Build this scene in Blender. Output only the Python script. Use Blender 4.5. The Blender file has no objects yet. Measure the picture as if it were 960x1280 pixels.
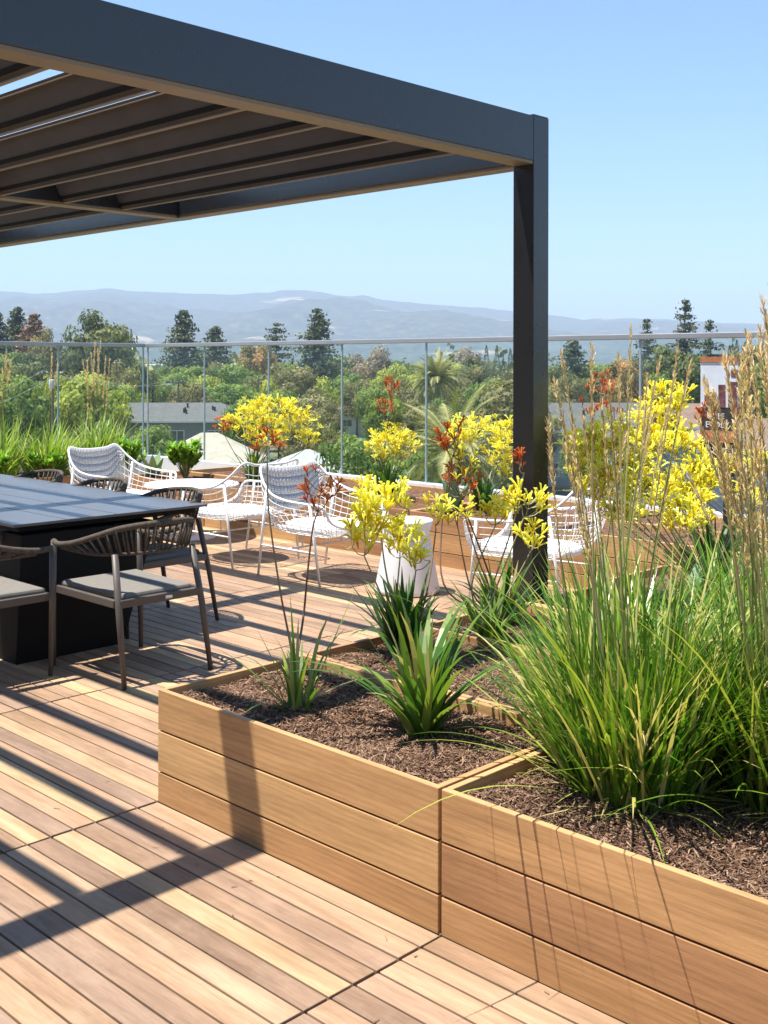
import bpy, math, random
from mathutils import Vector, Matrix, Quaternion, noise as mnoise
rnd = random.Random(7)
PI = math.pi
sc = bpy.context.scene
COL = sc.collection

# ------------------------------------------------------------------ camera solved from the photograph
CF, CHY, CYAW, CROLL = 1400.06, 455.47, 0.7705, 0.002
CAM = Vector((3.4446, -2.3659, 1.6))
FW = Vector((-math.sin(CYAW), math.cos(CYAW), 0)); RT = Vector((math.cos(CYAW), math.sin(CYAW), 0))
def ray(x, y):
    X, Y = x-480, y-CHY; c, s = math.cos(CROLL), math.sin(CROLL)
    return c*X+s*Y, -s*X+c*Y
def at(x, y, d):
    X, Y = ray(x, y); return CAM + FW*d + RT*(X/CF*d) + Vector((0, 0, -Y/CF*d))
def bed(x, v, z=0.37):
    X, _ = ray(x, CHY); dr = FW+RT*(X/CF); k = (v-CAM.y)/dr.y; P = CAM+dr*k; return Vector((P.x, P.y, z)), k
def onz(x, y, z=0.0):
    X, Y = ray(x, y); return at(x, y, CF*(CAM.z-z)/Y)

# ------------------------------------------------------------------ object bookkeeping
def tag(o, label=None, cat=None, group=None, kind=None):
    if label: o['label'] = label
    if cat: o['category'] = cat
    if group: o['group'] = group
    if kind: o['kind'] = kind
    return o
def thing(name, label, cat, loc=(0, 0, 0), rz=0.0, group=None):
    o = bpy.data.objects.new(name, None); COL.objects.link(o)
    o.empty_display_size = 0.1
    o.location = loc; o.rotation_euler = (0, 0, rz)
    return tag(o, label, cat, group)
def dup(root, loc, rz=0.0, label=None, scale=None, group=None, skip=()):
    def cp(o, par):
        c = o.copy(); COL.objects.link(c); c.parent = par
        for ch in o.children:
            if ch.name.split('.')[0] not in skip: cp(ch, c)
        return c
    r = cp(root, None); r.location = loc; r.rotation_euler = (0, 0, rz)
    if scale is not None: r.scale = scale if hasattr(scale, '__len__') else (scale,)*3
    if label: r['label'] = label
    if group: r['group'] = group
    return r

class MB:
    def __init__(s): s.v = []; s.f = []; s.t = []
    def quad(s, a, b, c, d, t=0.5):
        n = len(s.v); s.v += [tuple(a), tuple(b), tuple(c), tuple(d)]; s.f.append((n, n+1, n+2, n+3)); s.t.append(t)
    def tri(s, a, b, c, t=0.5):
        n = len(s.v); s.v += [tuple(a), tuple(b), tuple(c)]; s.f.append((n, n+1, n+2)); s.t.append(t)
    def box(s, lo, hi, t=0.5, M=None):
        x0, y0, z0 = lo; x1, y1, z1 = hi; n = len(s.v)
        P = [(x0,y0,z0),(x1,y0,z0),(x1,y1,z0),(x0,y1,z0),(x0,y0,z1),(x1,y0,z1),(x1,y1,z1),(x0,y1,z1)]
        if M is not None: P = [tuple(M @ Vector(p)) for p in P]
        s.v += P
        for q in ((0,3,2,1),(4,5,6,7),(0,1,5,4),(1,2,6,5),(2,3,7,6),(3,0,4,7)):
            s.f.append(tuple(n+i for i in q)); s.t.append(t)
    def prism(s, pts, off, t=0.5):
        # pts: polygon as 3D points, extruded by vector off
        n = len(s.v); k = len(pts); off = Vector(off)
        s.v += [tuple(p) for p in pts] + [tuple(Vector(p)+off) for p in pts]
        s.f.append(tuple(n+i for i in reversed(range(k)))); s.t.append(t)
        s.f.append(tuple(n+k+i for i in range(k))); s.t.append(t)
        for i in range(k):
            j = (i+1) % k; s.f.append((n+i, n+j, n+k+j, n+k+i)); s.t.append(t)
    def tube(s, pts, r, n=6, t=0.5, cap=True, closed=False, squash=None):
        pts = [Vector(p) for p in pts]; m = len(pts)
        rr = r if hasattr(r, '__len__') else [r]*m
        b = len(s.v); up = None
        for i, p in enumerate(pts):
            if closed: d = pts[(i+1) % m]-pts[i-1]
            else: d = pts[min(i+1, m-1)]-pts[max(i-1, 0)]
            if d.length < 1e-9: d = Vector((0, 0, 1))
            d.normalize()
            if up is None:
                up = Vector((0, 0, 1)) if abs(d.z) < 0.9 else Vector((1, 0, 0))
            a = d.cross(up)
            if a.length < 1e-6: a = d.orthogonal()
            a.normalize(); c = a.cross(d); c.normalize(); up = c
            for k in range(n):
                th = 2*PI*k/n
                s.v.append(tuple(p + a*(math.cos(th)*rr[i]) + c*(math.sin(th)*rr[i]*(squash or 1))))
        for i in range(m if closed else m-1):
            i2 = (i+1) % m
            for k in range(n):
                k2 = (k+1) % n
                s.f.append((b+i*n+k, b+i*n+k2, b+i2*n+k2, b+i2*n+k)); s.t.append(t)
        if cap and not closed:
            s.f.append(tuple(b+k for k in reversed(range(n)))); s.t.append(t)
            s.f.append(tuple(b+(m-1)*n+k for k in range(n))); s.t.append(t)
    def lathe(s, prof, n=32, c=(0, 0, 0), t=0.5):
        b = len(s.v); m = len(prof)
        for r, z in prof:
            for k in range(n):
                a = 2*PI*k/n; s.v.append((c[0]+r*math.cos(a), c[1]+r*math.sin(a), c[2]+z))
        for i in range(m-1):
            for k in range(n):
                k2 = (k+1) % n
                s.f.append((b+i*n+k, b+i*n+k2, b+(i+1)*n+k2, b+(i+1)*n+k)); s.t.append(t)
    def strip(s, pts, side, w, t=0.5):
        # ribbon along pts, widths w, side = list of vectors (or one)
        b = len(s.v)
        for i, p in enumerate(pts):
            sd = side[i] if isinstance(side, list) else side
            s.v.append(tuple(p - sd*w[i])); s.v.append(tuple(p + sd*w[i]))
        for i in range(len(pts)-1):
            s.f.append((b+2*i, b+2*i+1, b+2*i+3, b+2*i+2)); s.t.append(t)
    def build(s, name, mat, parent=None, smooth=False, bevel=0, auto=None):
        me = bpy.data.meshes.new(name)
        me.from_pydata(s.v, [], s.f); me.update()
        at_ = me.attributes.new('tint', 'FLOAT', 'FACE'); at_.data.foreach_set('value', s.t)
        if smooth: me.polygons.foreach_set('use_smooth', [True]*len(s.f))
        me.materials.append(mat)
        o = bpy.data.objects.new(name, me); COL.objects.link(o)
        if parent is not None: o.parent = parent
        if bevel:
            b = o.modifiers.new('bevel', 'BEVEL'); b.width = bevel; b.segments = 2; b.limit_method = 'ANGLE'; b.angle_limit = 0.6
        return o

# ------------------------------------------------------------------ materials
def newmat(name):
    m = bpy.data.materials.new(name); m.use_nodes = True
    nt = m.node_tree; nt.nodes.clear()
    out = nt.nodes.new('ShaderNodeOutputMaterial')
    return m, nt, out
def N(nt, t, **kw):
    n = nt.nodes.new(t)
    for k, v in kw.items():
        if k in n.inputs: n.inputs[k].default_value = v
        else: setattr(n, k, v)
    return n
def ramp(nt, fac, stops):
    r = nt.nodes.new('ShaderNodeValToRGB'); e = r.color_ramp.elements
    while len(e) < len(stops): e.new(0.5)
    for i, (p, c) in enumerate(stops): e[i].position = p; e[i].color = (*c, 1)
    nt.links.new(fac, r.inputs[0]); return r
def coords(nt, scale=(1, 1, 1), rot=(0, 0, 0)):
    tc = nt.nodes.new('ShaderNodeTexCoord'); mp = nt.nodes.new('ShaderNodeMapping')
    mp.inputs['Scale'].default_value = scale; mp.inputs['Rotation'].default_value = rot
    nt.links.new(tc.outputs['Object'], mp.inputs[0]); return mp.outputs[0]
def mixc(nt, fac, a, b, mode='MIX'):
    m = nt.nodes.new('ShaderNodeMix'); m.data_type = 'RGBA'; m.blend_type = mode
    for sock, val in ((m.inputs[0], fac), (m.inputs[6], a), (m.inputs[7], b)):
        if isinstance(val, (int, float)): sock.default_value = val
        elif isinstance(val, tuple): sock.default_value = (*val, 1) if len(val) == 3 else val
        else: nt.links.new(val, sock)
    return m.outputs[2]
def plain(name, col, rough=0.5, metal=0.0, var=0.12, scale=8.0, bump=0.0, spec=0.5):
    m, nt, out = newmat(name)
    b = N(nt, 'ShaderNodeBsdfPrincipled', Roughness=rough, Metallic=metal)
    b.inputs['Specular IOR Level'].default_value = spec
    nz = N(nt, 'ShaderNodeTexNoise', Scale=scale, Detail=5.0)
    nt.links.new(coords(nt), nz.inputs['Vector'])
    lo = tuple(c*(1-var) for c in col); hi = tuple(min(1, c*(1+var)) for c in col)
    r = ramp(nt, nz.outputs[0], [(0.3, lo), (0.7, hi)])
    nt.links.new(r.outputs[0], b.inputs['Base Color'])
    rr = N(nt, 'ShaderNodeMapRange'); rr.inputs[3].default_value = max(0, rough-0.06); rr.inputs[4].default_value = min(1, rough+0.06)
    nt.links.new(nz.outputs[0], rr.inputs[0]); nt.links.new(rr.outputs[0], b.inputs['Roughness'])
    if bump:
        n2 = N(nt, 'ShaderNodeTexNoise', Scale=scale*12, Detail=3.0); nt.links.new(coords(nt), n2.inputs['Vector'])
        bp = N(nt, 'ShaderNodeBump', Strength=bump, Distance=0.004); nt.links.new(n2.outputs[0], bp.inputs['Height'])
        nt.links.new(bp.outputs[0], b.inputs['Normal'])
    nt.links.new(b.outputs[0], out.inputs[0]); return m
def leafmat(name, stops, trans=0.35, rough=0.45, objvar=0.0, spec=0.4):
    m, nt, out = newmat(name)
    a = N(nt, 'ShaderNodeAttribute', attribute_name='tint')
    r = ramp(nt, a.outputs['Fac'], stops); c = r.outputs[0]
    if objvar:
        oi = nt.nodes.new('ShaderNodeObjectInfo')
        r2 = ramp(nt, oi.outputs['Random'], [(0, (1-objvar*0.6, 1-objvar*0.5, 1-objvar)), (0.5, (1, 1, 1)), (1, (1+objvar, 1+objvar*0.7, 1-objvar*0.5))])
        c = mixc(nt, 1.0, c, r2.outputs[0], 'MULTIPLY')
    b = N(nt, 'ShaderNodeBsdfPrincipled', Roughness=rough); b.inputs['Specular IOR Level'].default_value = spec
    nt.links.new(c, b.inputs['Base Color'])
    tr = N(nt, 'ShaderNodeBsdfTranslucent'); nt.links.new(mixc(nt, 1.0, c, (1.25, 1.3, 0.6), 'MULTIPLY'), tr.inputs[0])
    mx = N(nt, 'ShaderNodeMixShader'); mx.inputs[0].default_value = trans
    nt.links.new(b.outputs[0], mx.inputs[1]); nt.links.new(tr.outputs[0], mx.inputs[2])
    nt.links.new(mx.outputs[0], out.inputs[0]); return m
def woodmat(name, stops, axis='X', rough=0.55, grain=0.35, fine=1.0, weather=None):
    m, nt, out = newmat(name)
    a = N(nt, 'ShaderNodeAttribute', attribute_name='tint')
    base = ramp(nt, a.outputs['Fac'], stops).outputs[0]
    # offset the grain by the board tint so that no two boards carry the same figure
    tc = nt.nodes.new('ShaderNodeTexCoord'); ad = N(nt, 'ShaderNodeVectorMath', operation='MULTIPLY_ADD')
    cmb = N(nt, 'ShaderNodeCombineXYZ')
    for i in range(3): nt.links.new(a.outputs['Fac'], cmb.inputs[i])
    nt.links.new(cmb.outputs[0], ad.inputs[0]); ad.inputs[1].default_value = (37, 53, 29); nt.links.new(tc.outputs['Object'], ad.inputs[2])
    def mp(sx, sc_):
        p = nt.nodes.new('ShaderNodeMapping')
        p.inputs['Scale'].default_value = (sx, sc_, sc_) if axis == 'X' else (sc_, sx, sc_)
        nt.links.new(ad.outputs[0], p.inputs[0]); return p.outputs[0]
    n1 = N(nt, 'ShaderNodeTexNoise', Scale=1.0, Detail=6.0, Roughness=0.65, Distortion=0.6); nt.links.new(mp(2.2, 26*fine), n1.inputs['Vector'])
    n2 = N(nt, 'ShaderNodeTexNoise', Scale=1.0, Detail=4.0, Roughness=0.7); nt.links.new(mp(14, 220*fine), n2.inputs['Vector'])
    n3 = N(nt, 'ShaderNodeTexNoise', Scale=1.0, Detail=3.0); nt.links.new(mp(1.2, 4), n3.inputs['Vector'])
    wv = N(nt, 'ShaderNodeTexWave', Scale=1.0, Distortion=7.0, Detail=3.0); wv.inputs['Detail Scale'].default_value = 1.2; wv.bands_direction = 'Z'
    nt.links.new(mp(1.6, 13*fine), wv.inputs['Vector'])
    g0 = ramp(nt, wv.outputs['Fac'], [(0.0, (1-grain*0.45, 1-grain*0.5, 1-grain*0.55)), (0.5, (1, 1, 1)), (1.0, (1.04, 1.04, 1.04))])
    base = mixc(nt, 1.0, base, g0.outputs[0], 'MULTIPLY')
    g1 = ramp(nt, n1.outputs[0], [(0.3, (1-grain, 1-grain*1.1, 1-grain*1.2)), (0.62, (1.08, 1.07, 1.05))])
    g2 = ramp(nt, n2.outputs[0], [(0.35, (1-grain*0.6,)*3), (0.65, (1.08,)*3)])
    g3 = ramp(nt, n3.outputs[0], [(0.3, (0.82, 0.8, 0.78)), (0.7, (1.12, 1.12, 1.12))])
    c = mixc(nt, 1.0, base, g1.outputs[0], 'MULTIPLY'); c = mixc(nt, 1.0, c, g2.outputs[0], 'MULTIPLY'); c = mixc(nt, 1.0, c, g3.outputs[0], 'MULTIPLY')
    if weather:
        n4 = N(nt, 'ShaderNodeTexNoise', Scale=3.2, Detail=8.0, Roughness=0.75); nt.links.new(coords(nt), n4.inputs['Vector'])
        w = ramp(nt, n4.outputs[0], [(0.5, (0, 0, 0)), (0.72, (1, 1, 1))])
        mm = N(nt, 'ShaderNodeMath', operation='MULTIPLY'); nt.links.new(w.outputs[0], mm.inputs[0]); mm.inputs[1].default_value = 0.4
        c = mixc(nt, mm.outputs[0], c, weather)
    b = N(nt, 'ShaderNodeBsdfPrincipled', Roughness=rough); b.inputs['Specular IOR Level'].default_value = 0.3
    nt.links.new(c, b.inputs['Base Color'])
    bp = N(nt, 'ShaderNodeBump', Strength=0.25, Distance=0.002); nt.links.new(n2.outputs[0], bp.inputs['Height']); nt.links.new(bp.outputs[0], b.inputs['Normal'])
    nt.links.new(b.outputs[0], out.inputs[0]); return m

M_deck = woodmat('weathered ipe deck', [(0, (0.240, 0.160, 0.111)), (0.15, (0.360, 0.235, 0.147)), (0.35, (0.290, 0.200, 0.147)), (0.55, (0.410, 0.268, 0.167)), (0.75, (0.350, 0.243, 0.170)), (0.9, (0.460, 0.320, 0.188)), (1, (0.500, 0.370, 0.208))], 'X', 0.6, 0.24, 1.0, (0.392, 0.292, 0.205))
M_plank = woodmat('oiled planter wood', [(0.0, (0.34, 0.185, 0.092)), (0.25, (0.42, 0.235, 0.115)), (0.6, (0.50, 0.295, 0.138)), (1.0, (0.57, 0.36, 0.17))], 'X', 0.5, 0.20, 1.25)
M_plank_end = woodmat('oiled planter wood end', [(0.0, (0.34, 0.185, 0.092)), (0.25, (0.42, 0.235, 0.115)), (0.6, (0.50, 0.295, 0.138)), (1.0, (0.57, 0.36, 0.17))], 'Y', 0.5, 0.20, 1.25)
M_dark = plain('shadow gap membrane', (0.03, 0.02, 0.018), 0.9)
M_underdeck = plain('deck substrate', (0.035, 0.022, 0.016), 0.9)
M_steel = plain('charcoal powder coat', (0.015, 0.0155, 0.016), 0.27, 0.0, 0.05, 3.0, 0.02, 0.75)
M_blade = plain('dark bronze louvre', (0.070, 0.062, 0.056), 0.65, 0.0, 0.14, 5.0, 0, 0.3)
M_bounce = plain('painted deck bounce tan', (0.19, 0.14, 0.085), 0.5, 0.0, 0.08, 5.0)  # tan base colour stands in for light bounced up from the deck
M_chairframe = plain('taupe painted frame', (0.085, 0.072, 0.062), 0.5, 0, 0.08, 20)
M_rope = plain('charcoal cord', (0.085, 0.072, 0.058), 0.85, 0, 0.35, 60, 0.5, 0.2)
M_pad = plain('grey outdoor fabric', (0.19, 0.178, 0.158), 0.9, 0, 0.08, 40, 0.5, 0.1)
M_label = plain('white label', (0.75, 0.76, 0.78), 0.5)
M_table = plain('slate blue aluminium', (0.088, 0.093, 0.104), 0.34, 0.0, 0.06, 4.0, 0.02, 0.9)
M_tableleg = plain('black plinth', (0.004, 0.004, 0.004), 0.7, 0, 0.1, 5, 0, 0.2)
M_white = plain('white powder coat', (0.78, 0.78, 0.77), 0.4, 0, 0.03, 9)
M_cushion = plain('white cushion fabric', (0.80, 0.80, 0.79), 0.9, 0, 0.04, 25, 0.3, 0.1)
M_concrete = plain('white cast stool', (0.74, 0.74, 0.75), 0.55, 0, 0.03, 5)
M_alu = plain('brushed aluminium rail', (0.36, 0.37, 0.38), 0.45, 0.5, 0.06, 3)
M_joint = plain('grey silicone joint', (0.30, 0.38, 0.40), 0.4, 0, 0.05, 3)
M_shoe = plain('pale aluminium shoe', (0.72, 0.74, 0.76), 0.5, 0.0, 0.06, 3)
M_signblack = plain('black sign paint', (0.015, 0.015, 0.016), 0.45)
M_signwhite = plain('white lettering', (0.8, 0.8, 0.8), 0.5)
M_signwood = plain('cedar sign frame', (0.42, 0.17, 0.07), 0.6, 0, 0.25, 30)

def weave_mat():
    m, nt, out = newmat('grey herringbone cord')
    mp = coords(nt, (1, 1, 1)); sx = N(nt, 'ShaderNodeSeparateXYZ'); nt.links.new(mp, sx.inputs[0])
    def math_(op, a, b=None):
        n = N(nt, 'ShaderNodeMath', operation=op)
        for i, q in enumerate((a, b)):
            if q is None: continue
            if isinstance(q, (int, float)): n.inputs[i].default_value = q
            else: nt.links.new(q, n.inputs[i])
        return n.outputs[0]
    tri = math_('PINGPONG', sx.outputs[1], 0.03)
    ph = math_('ADD', math_('MULTIPLY', sx.outputs[2], 400.0), math_('MULTIPLY', tri, 420.0))
    s = math_('SINE', ph)
    r = ramp(nt, math_('ADD', math_('MULTIPLY', s, 0.5), 0.5), [(0.2, (0.30, 0.30, 0.31)), (0.7, (0.56, 0.56, 0.57))])
    b = N(nt, 'ShaderNodeBsdfPrincipled', Roughness=0.8); nt.links.new(r.outputs[0], b.inputs['Base Color'])
    bp = N(nt, 'ShaderNodeBump', Strength=0.4, Distance=0.003); nt.links.new(s, bp.inputs['Height']); nt.links.new(bp.outputs[0], b.inputs['Normal'])
    nt.links.new(b.outputs[0], out.inputs[0]); return m
M_weave = weave_mat()

def glass_mat():
    m, nt, out = newmat('guard glass')
    t = N(nt, 'ShaderNodeBsdfTransparent'); t.inputs[0].default_value = (0.93, 0.965, 0.955, 1)
    g = N(nt, 'ShaderNodeBsdfGlossy'); g.inputs['Roughness'].default_value = 0.02; g.inputs[0].default_value = (1, 1, 1, 1)
    lw = nt.nodes.new('ShaderNodeLayerWeight'); lw.inputs[0].default_value = 0.5
    pw = N(nt, 'ShaderNodeMath', operation='POWER'); nt.links.new(lw.outputs['Facing'], pw.inputs[0]); pw.inputs[1].default_value = 5.0
    f = N(nt, 'ShaderNodeMath', operation='MULTIPLY_ADD'); nt.links.new(pw.outputs[0], f.inputs[0]); f.inputs[1].default_value = 0.5; f.inputs[2].default_value = 0.02
    mx = N(nt, 'ShaderNodeMixShader')
    nt.links.new(f.outputs[0], mx.inputs[0]); nt.links.new(t.outputs[0], mx.inputs[1]); nt.links.new(g.outputs[0], mx.inputs[2])
    nt.links.new(mx.outputs[0], out.inputs[0]); return m
M_glass = glass_mat()

def mulch_mat():
    m, nt, out = newmat('shredded bark mulch')
    a = N(nt, 'ShaderNodeAttribute', attribute_name='tint')
    r = ramp(nt, a.outputs['Fac'], [(0, (0.10, 0.055, 0.036)), (0.45, (0.20, 0.115, 0.075)), (0.8, (0.32, 0.20, 0.135)), (1, (0.50, 0.36, 0.25))])
    n = N(nt, 'ShaderNodeTexNoise', Scale=45.0, Detail=6.0, Roughness=0.7); nt.links.new(coords(nt), n.inputs['Vector'])
    g = ramp(nt, n.outputs[0], [(0.3, (0.5, 0.5, 0.5)), (0.7, (1.25, 1.2, 1.15))])
    c = mixc(nt, 1.0, r.outputs[0], g.outputs[0], 'MULTIPLY')
    b = N(nt, 'ShaderNodeBsdfPrincipled', Roughness=0.9); b.inputs['Specular IOR Level'].default_value = 0.15
    nt.links.new(c, b.inputs['Base Color'])
    bp = N(nt, 'ShaderNodeBump', Strength=0.8, Distance=0.02); nt.links.new(n.outputs[0], bp.inputs['Height']); nt.links.new(bp.outputs[0], b.inputs['Normal'])
    nt.links.new(b.outputs[0], out.inputs[0]); return m
M_mulch = mulch_mat()

M_grass = leafmat('feather reed blades', [(0, (0.03, 0.10, 0.012)), (0.4, (0.075, 0.19, 0.018)), (0.7, (0.19, 0.31, 0.03)), (0.88, (0.44, 0.48, 0.09)), (1, (0.64, 0.53, 0.27))], 0.36, 0.3)
M_grass2 = leafmat('lime grass blades', [(0, (0.10, 0.20, 0.03)), (0.5, (0.22, 0.35, 0.05)), (0.85, (0.40, 0.48, 0.12)), (1, (0.62, 0.55, 0.28))], 0.4, 0.45)
M_paw = leafmat('strap leaves', [(0, (0.03, 0.09, 0.02)), (0.5, (0.09, 0.20, 0.03)), (0.85, (0.26, 0.34, 0.06)), (1, (0.48, 0.40, 0.18))], 0.35, 0.4)
M_bush = leafmat('glossy bush leaves', [(0, (0.07, 0.20, 0.02)), (0.6, (0.22, 0.42, 0.04)), (1, (0.42, 0.58, 0.08))], 0.35, 0.35)
M_agave = leafmat('grey green agave', [(0, (0.14, 0.24, 0.14)), (1, (0.28, 0.38, 0.2))], 0.1, 0.5)
M_plume = leafmat('straw plumes', [(0, (0.46, 0.33, 0.19)), (0.5, (0.72, 0.55, 0.35)), (1, (0.86, 0.72, 0.50))], 0.35, 0.8, 0, 0.1)
M_stalk = leafmat('green straw stalks', [(0, (0.10, 0.17, 0.035)), (0.6, (0.26, 0.30, 0.08)), (1, (0.50, 0.42, 0.20))], 0.1, 0.6)
M_stemdark = leafmat('dark red stems', [(0, (0.10, 0.05, 0.035)), (0.5, (0.20, 0.12, 0.08)), (1, (0.30, 0.24, 0.12))], 0.05, 0.6)
M_stempale = leafmat('pale green stems', [(0, (0.26, 0.28, 0.12)), (1, (0.50, 0.46, 0.24))], 0.05, 0.6)
M_yellow = leafmat('yellow paw flowers', [(0, (0.56, 0.40, 0.02)), (0.35, (0.90, 0.81, 0.06)), (1, (0.96, 0.94, 0.34))], 0.45, 0.6, 0, 0.2)
M_red = leafmat('orange red paw flowers', [(0, (0.34, 0.06, 0.02)), (0.5, (0.62, 0.13, 0.03)), (1, (0.80, 0.28, 0.06))], 0.3, 0.6, 0, 0.2)

# ------------------------------------------------------------------ world and sun
SUN = Vector((-0.20, -0.258, 1.0)).normalized()
w = bpy.data.worlds.new('World'); sc.world = w; w.use_nodes = True
nt = w.node_tree; bg = nt.nodes['Background']
sky = nt.nodes.new('ShaderNodeTexSky'); sky.sky_type = 'NISHITA'; sky.sun_disc = False
sky.sun_elevation = math.asin(SUN.z); sky.sun_rotation = math.atan2(SUN.x, SUN.y)
sky.altitude = 50; sky.air_density = 1.0; sky.dust_density = 0.2; sky.ozone_density = 1.7
nt.links.new(mixc(nt, 1.0, sky.outputs[0], (0.78, 0.96, 1.08), 'MULTIPLY'), bg.inputs[0]); bg.inputs[1].default_value = 0.09
sl = bpy.data.lights.new('sun', 'SUN'); sl.energy = 4.7; sl.angle = math.radians(0.55); sl.color = (1.0, 0.94, 0.85)
so = bpy.data.objects.new('sun', sl); COL.objects.link(so); so.rotation_euler = (-SUN).to_track_quat('-Z', 'Y').to_euler(); so.location = (0, 0, 30)
cd = bpy.data.cameras.new('camera'); co = bpy.data.objects.new('camera', cd); COL.objects.link(co); sc.camera = co
cd.sensor_fit = 'HORIZONTAL'; cd.sensor_width = 36; cd.lens = 36*CF/960; cd.shift_y = -(640-CHY)/960
co.location = CAM; co.rotation_euler = (PI/2, 0, CYAW)
co.rotation_euler = (Matrix.Rotation(CYAW, 3, 'Z') @ Matrix.Rotation(PI/2, 3, 'X') @ Matrix.Rotation(CROLL, 3, 'Z')).to_euler()
cd.clip_start = 0.05; cd.clip_end = 60000
sc.view_settings.view_transform = 'Standard'; sc.view_settings.look = 'None'; sc.view_settings.gamma = 1; sc.view_settings.use_curve_mapping = False
sc.view_settings.exposure = 1.2
sc.cycles.max_bounces = 8; sc.cycles.transparent_max_bounces = 24; sc.cycles.use_denoising = True
sc.cycles.volume_bounces = 0; sc.cycles.sample_clamp_indirect = 6

# ------------------------------------------------------------------ terrace floor
PW, PH, PL, CG = 0.72, 0.41, 1.364, 1.376     # planter row pitch, height, length, column pitch
RAILV, RAILU = 5.80, -8.73
d = MB(); d.box((RAILU-0.1, -9, -0.2), (9, RAILV+0.1, -0.026)); tag(d.build('roof_slab', M_underdeck), kind='structure')
d = MB(); r1 = random.Random(3)
bw = 0.0858


for i in range(-105, 68):
    v0 = i*bw
    if v0 < -8.9 or v0 > RAILV-0.05: continue
    for k in range(-7, 6):
        u0 = 0.004 + k*1.378; u1 = u0 + 1.378 - 0.011
        u0c = max(u0, RAILU)
        if u1 < RAILU: continue
        jj = r1.uniform(-0.0015, 0.0015)
        d.box((u0c+jj, v0+0.0035, -0.024), (u1+jj, v0+bw-0.0035, r1.uniform(-0.001, 0.001)), r1.random())
deck = d.build('deck', M_deck, bevel=0.0022); tag(deck, kind='structure')
# storeys of the terrace's own building below the deck, plus an added upper storey out of view
d = MB(); d.box((RAILU-0.05, -8.9, -12.0), (8.9, RAILV+0.05, -0.21)); d.box((RAILU+0.1, -8.8, -0.02), (8.8, -6.3, 4.6))  # upper box is unseen, put in to darken the post's reflection
tag(d.build('building', plain('dark rendered wall', (0.07, 0.055, 0.048), 0.8)), kind='structure')

m = MB(); rl = random.Random(15)
for _ in range(45):
    u, v = (rl.uniform(-0.4, 3.0), -abs(rl.gauss(0, 0.35))-0.02) if rl.random() < 0.6 else (rl.uniform(-4, 2.4), rl.uniform(-1.6, 3.6))
    if u > -0.02 and v > -0.02: continue
    a = rl.uniform(0, PI); L = rl.uniform(0.004, 0.014); W = rl.uniform(0.001, 0.003); dx = Vector((math.cos(a), math.sin(a), rl.uniform(-0.03, 0.03))); sd = Vector((-math.sin(a), math.cos(a), 0)); c = Vector((u, v, 0.0028))
    m.quad(c-dx*L-sd*W, c+dx*L-sd*W*0.5, c+dx*L+sd*W*0.5, c-dx*L+sd*W, rl.random())
LITTER = m
# ------------------------------------------------------------------ planters
def mulch_bed(mb, u0, u1, v0, v1, z, chips, rr):
    nu, nv = max(4, int((u1-u0)/0.045)), max(4, int((v1-v0)/0.045))
    b = len(mb.v)
    for j in range(nv+1):
        for i in range(nu+1):
            u = u0+(u1-u0)*i/nu; v = v0+(v1-v0)*j/nv
            h = 0.022*mnoise.noise(Vector((u*4, v*4, 3.3)))+0.010*mnoise.noise(Vector((u*17, v*17, 1.3)))
            mb.v.append((u, v, z+h))
    for j in range(nv):
        for i in range(nu):
            a = b+j*(nu+1)+i; mb.f.append((a, a+1, a+nu+2, a+nu+1)); mb.t.append(rr.uniform(0.15, 0.5))
    for _ in range(chips):
        u = rr.uniform(u0+0.01, u1-0.01); v = rr.uniform(v0+0.01, v1-0.01)
        h = 0.022*mnoise.noise(Vector((u*4, v*4, 3.3)))
        L = rr.uniform(0.005, 0.019); W = rr.uniform(0.0007, 0.0022); a = rr.uniform(0, PI); tl = rr.uniform(-0.45, 0.45)
        c = Vector((u, v, z+h+rr.uniform(0.004, 0.015))); dx = Vector((math.cos(a)*math.cos(tl), math.sin(a)*math.cos(tl), math.sin(tl)))
        sd = Vector((-math.sin(a), math.cos(a), rr.uniform(-0.5, 0.5)))
        mb.quad(c-dx*L-sd*W, c+dx*L-sd*W, c+dx*L+sd*W, c-dx*L+sd*W, rr.random()**0.8)
WT = 0.022
def planter(u0, v0, L, Wd, label, chips=600, alongv=False, soilz=0.365, rr=random.Random(5), front=None):
    """modular box: three planks a side; the long axis lies along u unless alongv"""
    t = thing('planter_box', label, 'planter', (u0, v0, 0), 0, 'modular timber planters')
    du, dv = (L, Wd) if not alongv else (Wd, L)
    zs = [(-0.002, 0.107), (0.113, 0.258), (0.264, PH)]
    def side(name, lo, hi, mat):
        m = MB()
        for q_, (a, b) in enumerate(zs): m.box((lo[0], lo[1], a), (hi[0], hi[1], b), front[q_] if front and name == 'front_panel' else rr.random())
        m.build(name, mat, t, bevel=0.0025)
    side('front_panel', (0, 0), (du, WT), M_plank)
    side('back_panel', (0, dv-WT), (du, dv), M_plank)
    side('side_panel', (0, WT+0.001), (WT, dv-WT-0.001), M_plank_end)
    side('side_panel', (du-WT, WT+0.001), (du, dv-WT-0.001), M_plank_end)
    m = MB(); m.box((WT+0.001, WT+0.001, 0.01), (du-WT-0.001, dv-WT-0.001, soilz-0.05)); m.build('liner', M_dark, t)
    m = MB(); mulch_bed(m, WT+0.001, du-WT-0.001, WT+0.001, dv-WT-0.001, soilz, chips, rr); tag(m.build('mulch', M_mulch, t), kind='stuff')
    return t
WD = PW-0.008
nm = ['front', 'second', 'third', 'fourth', 'fifth', 'sixth', 'seventh', 'last']
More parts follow.
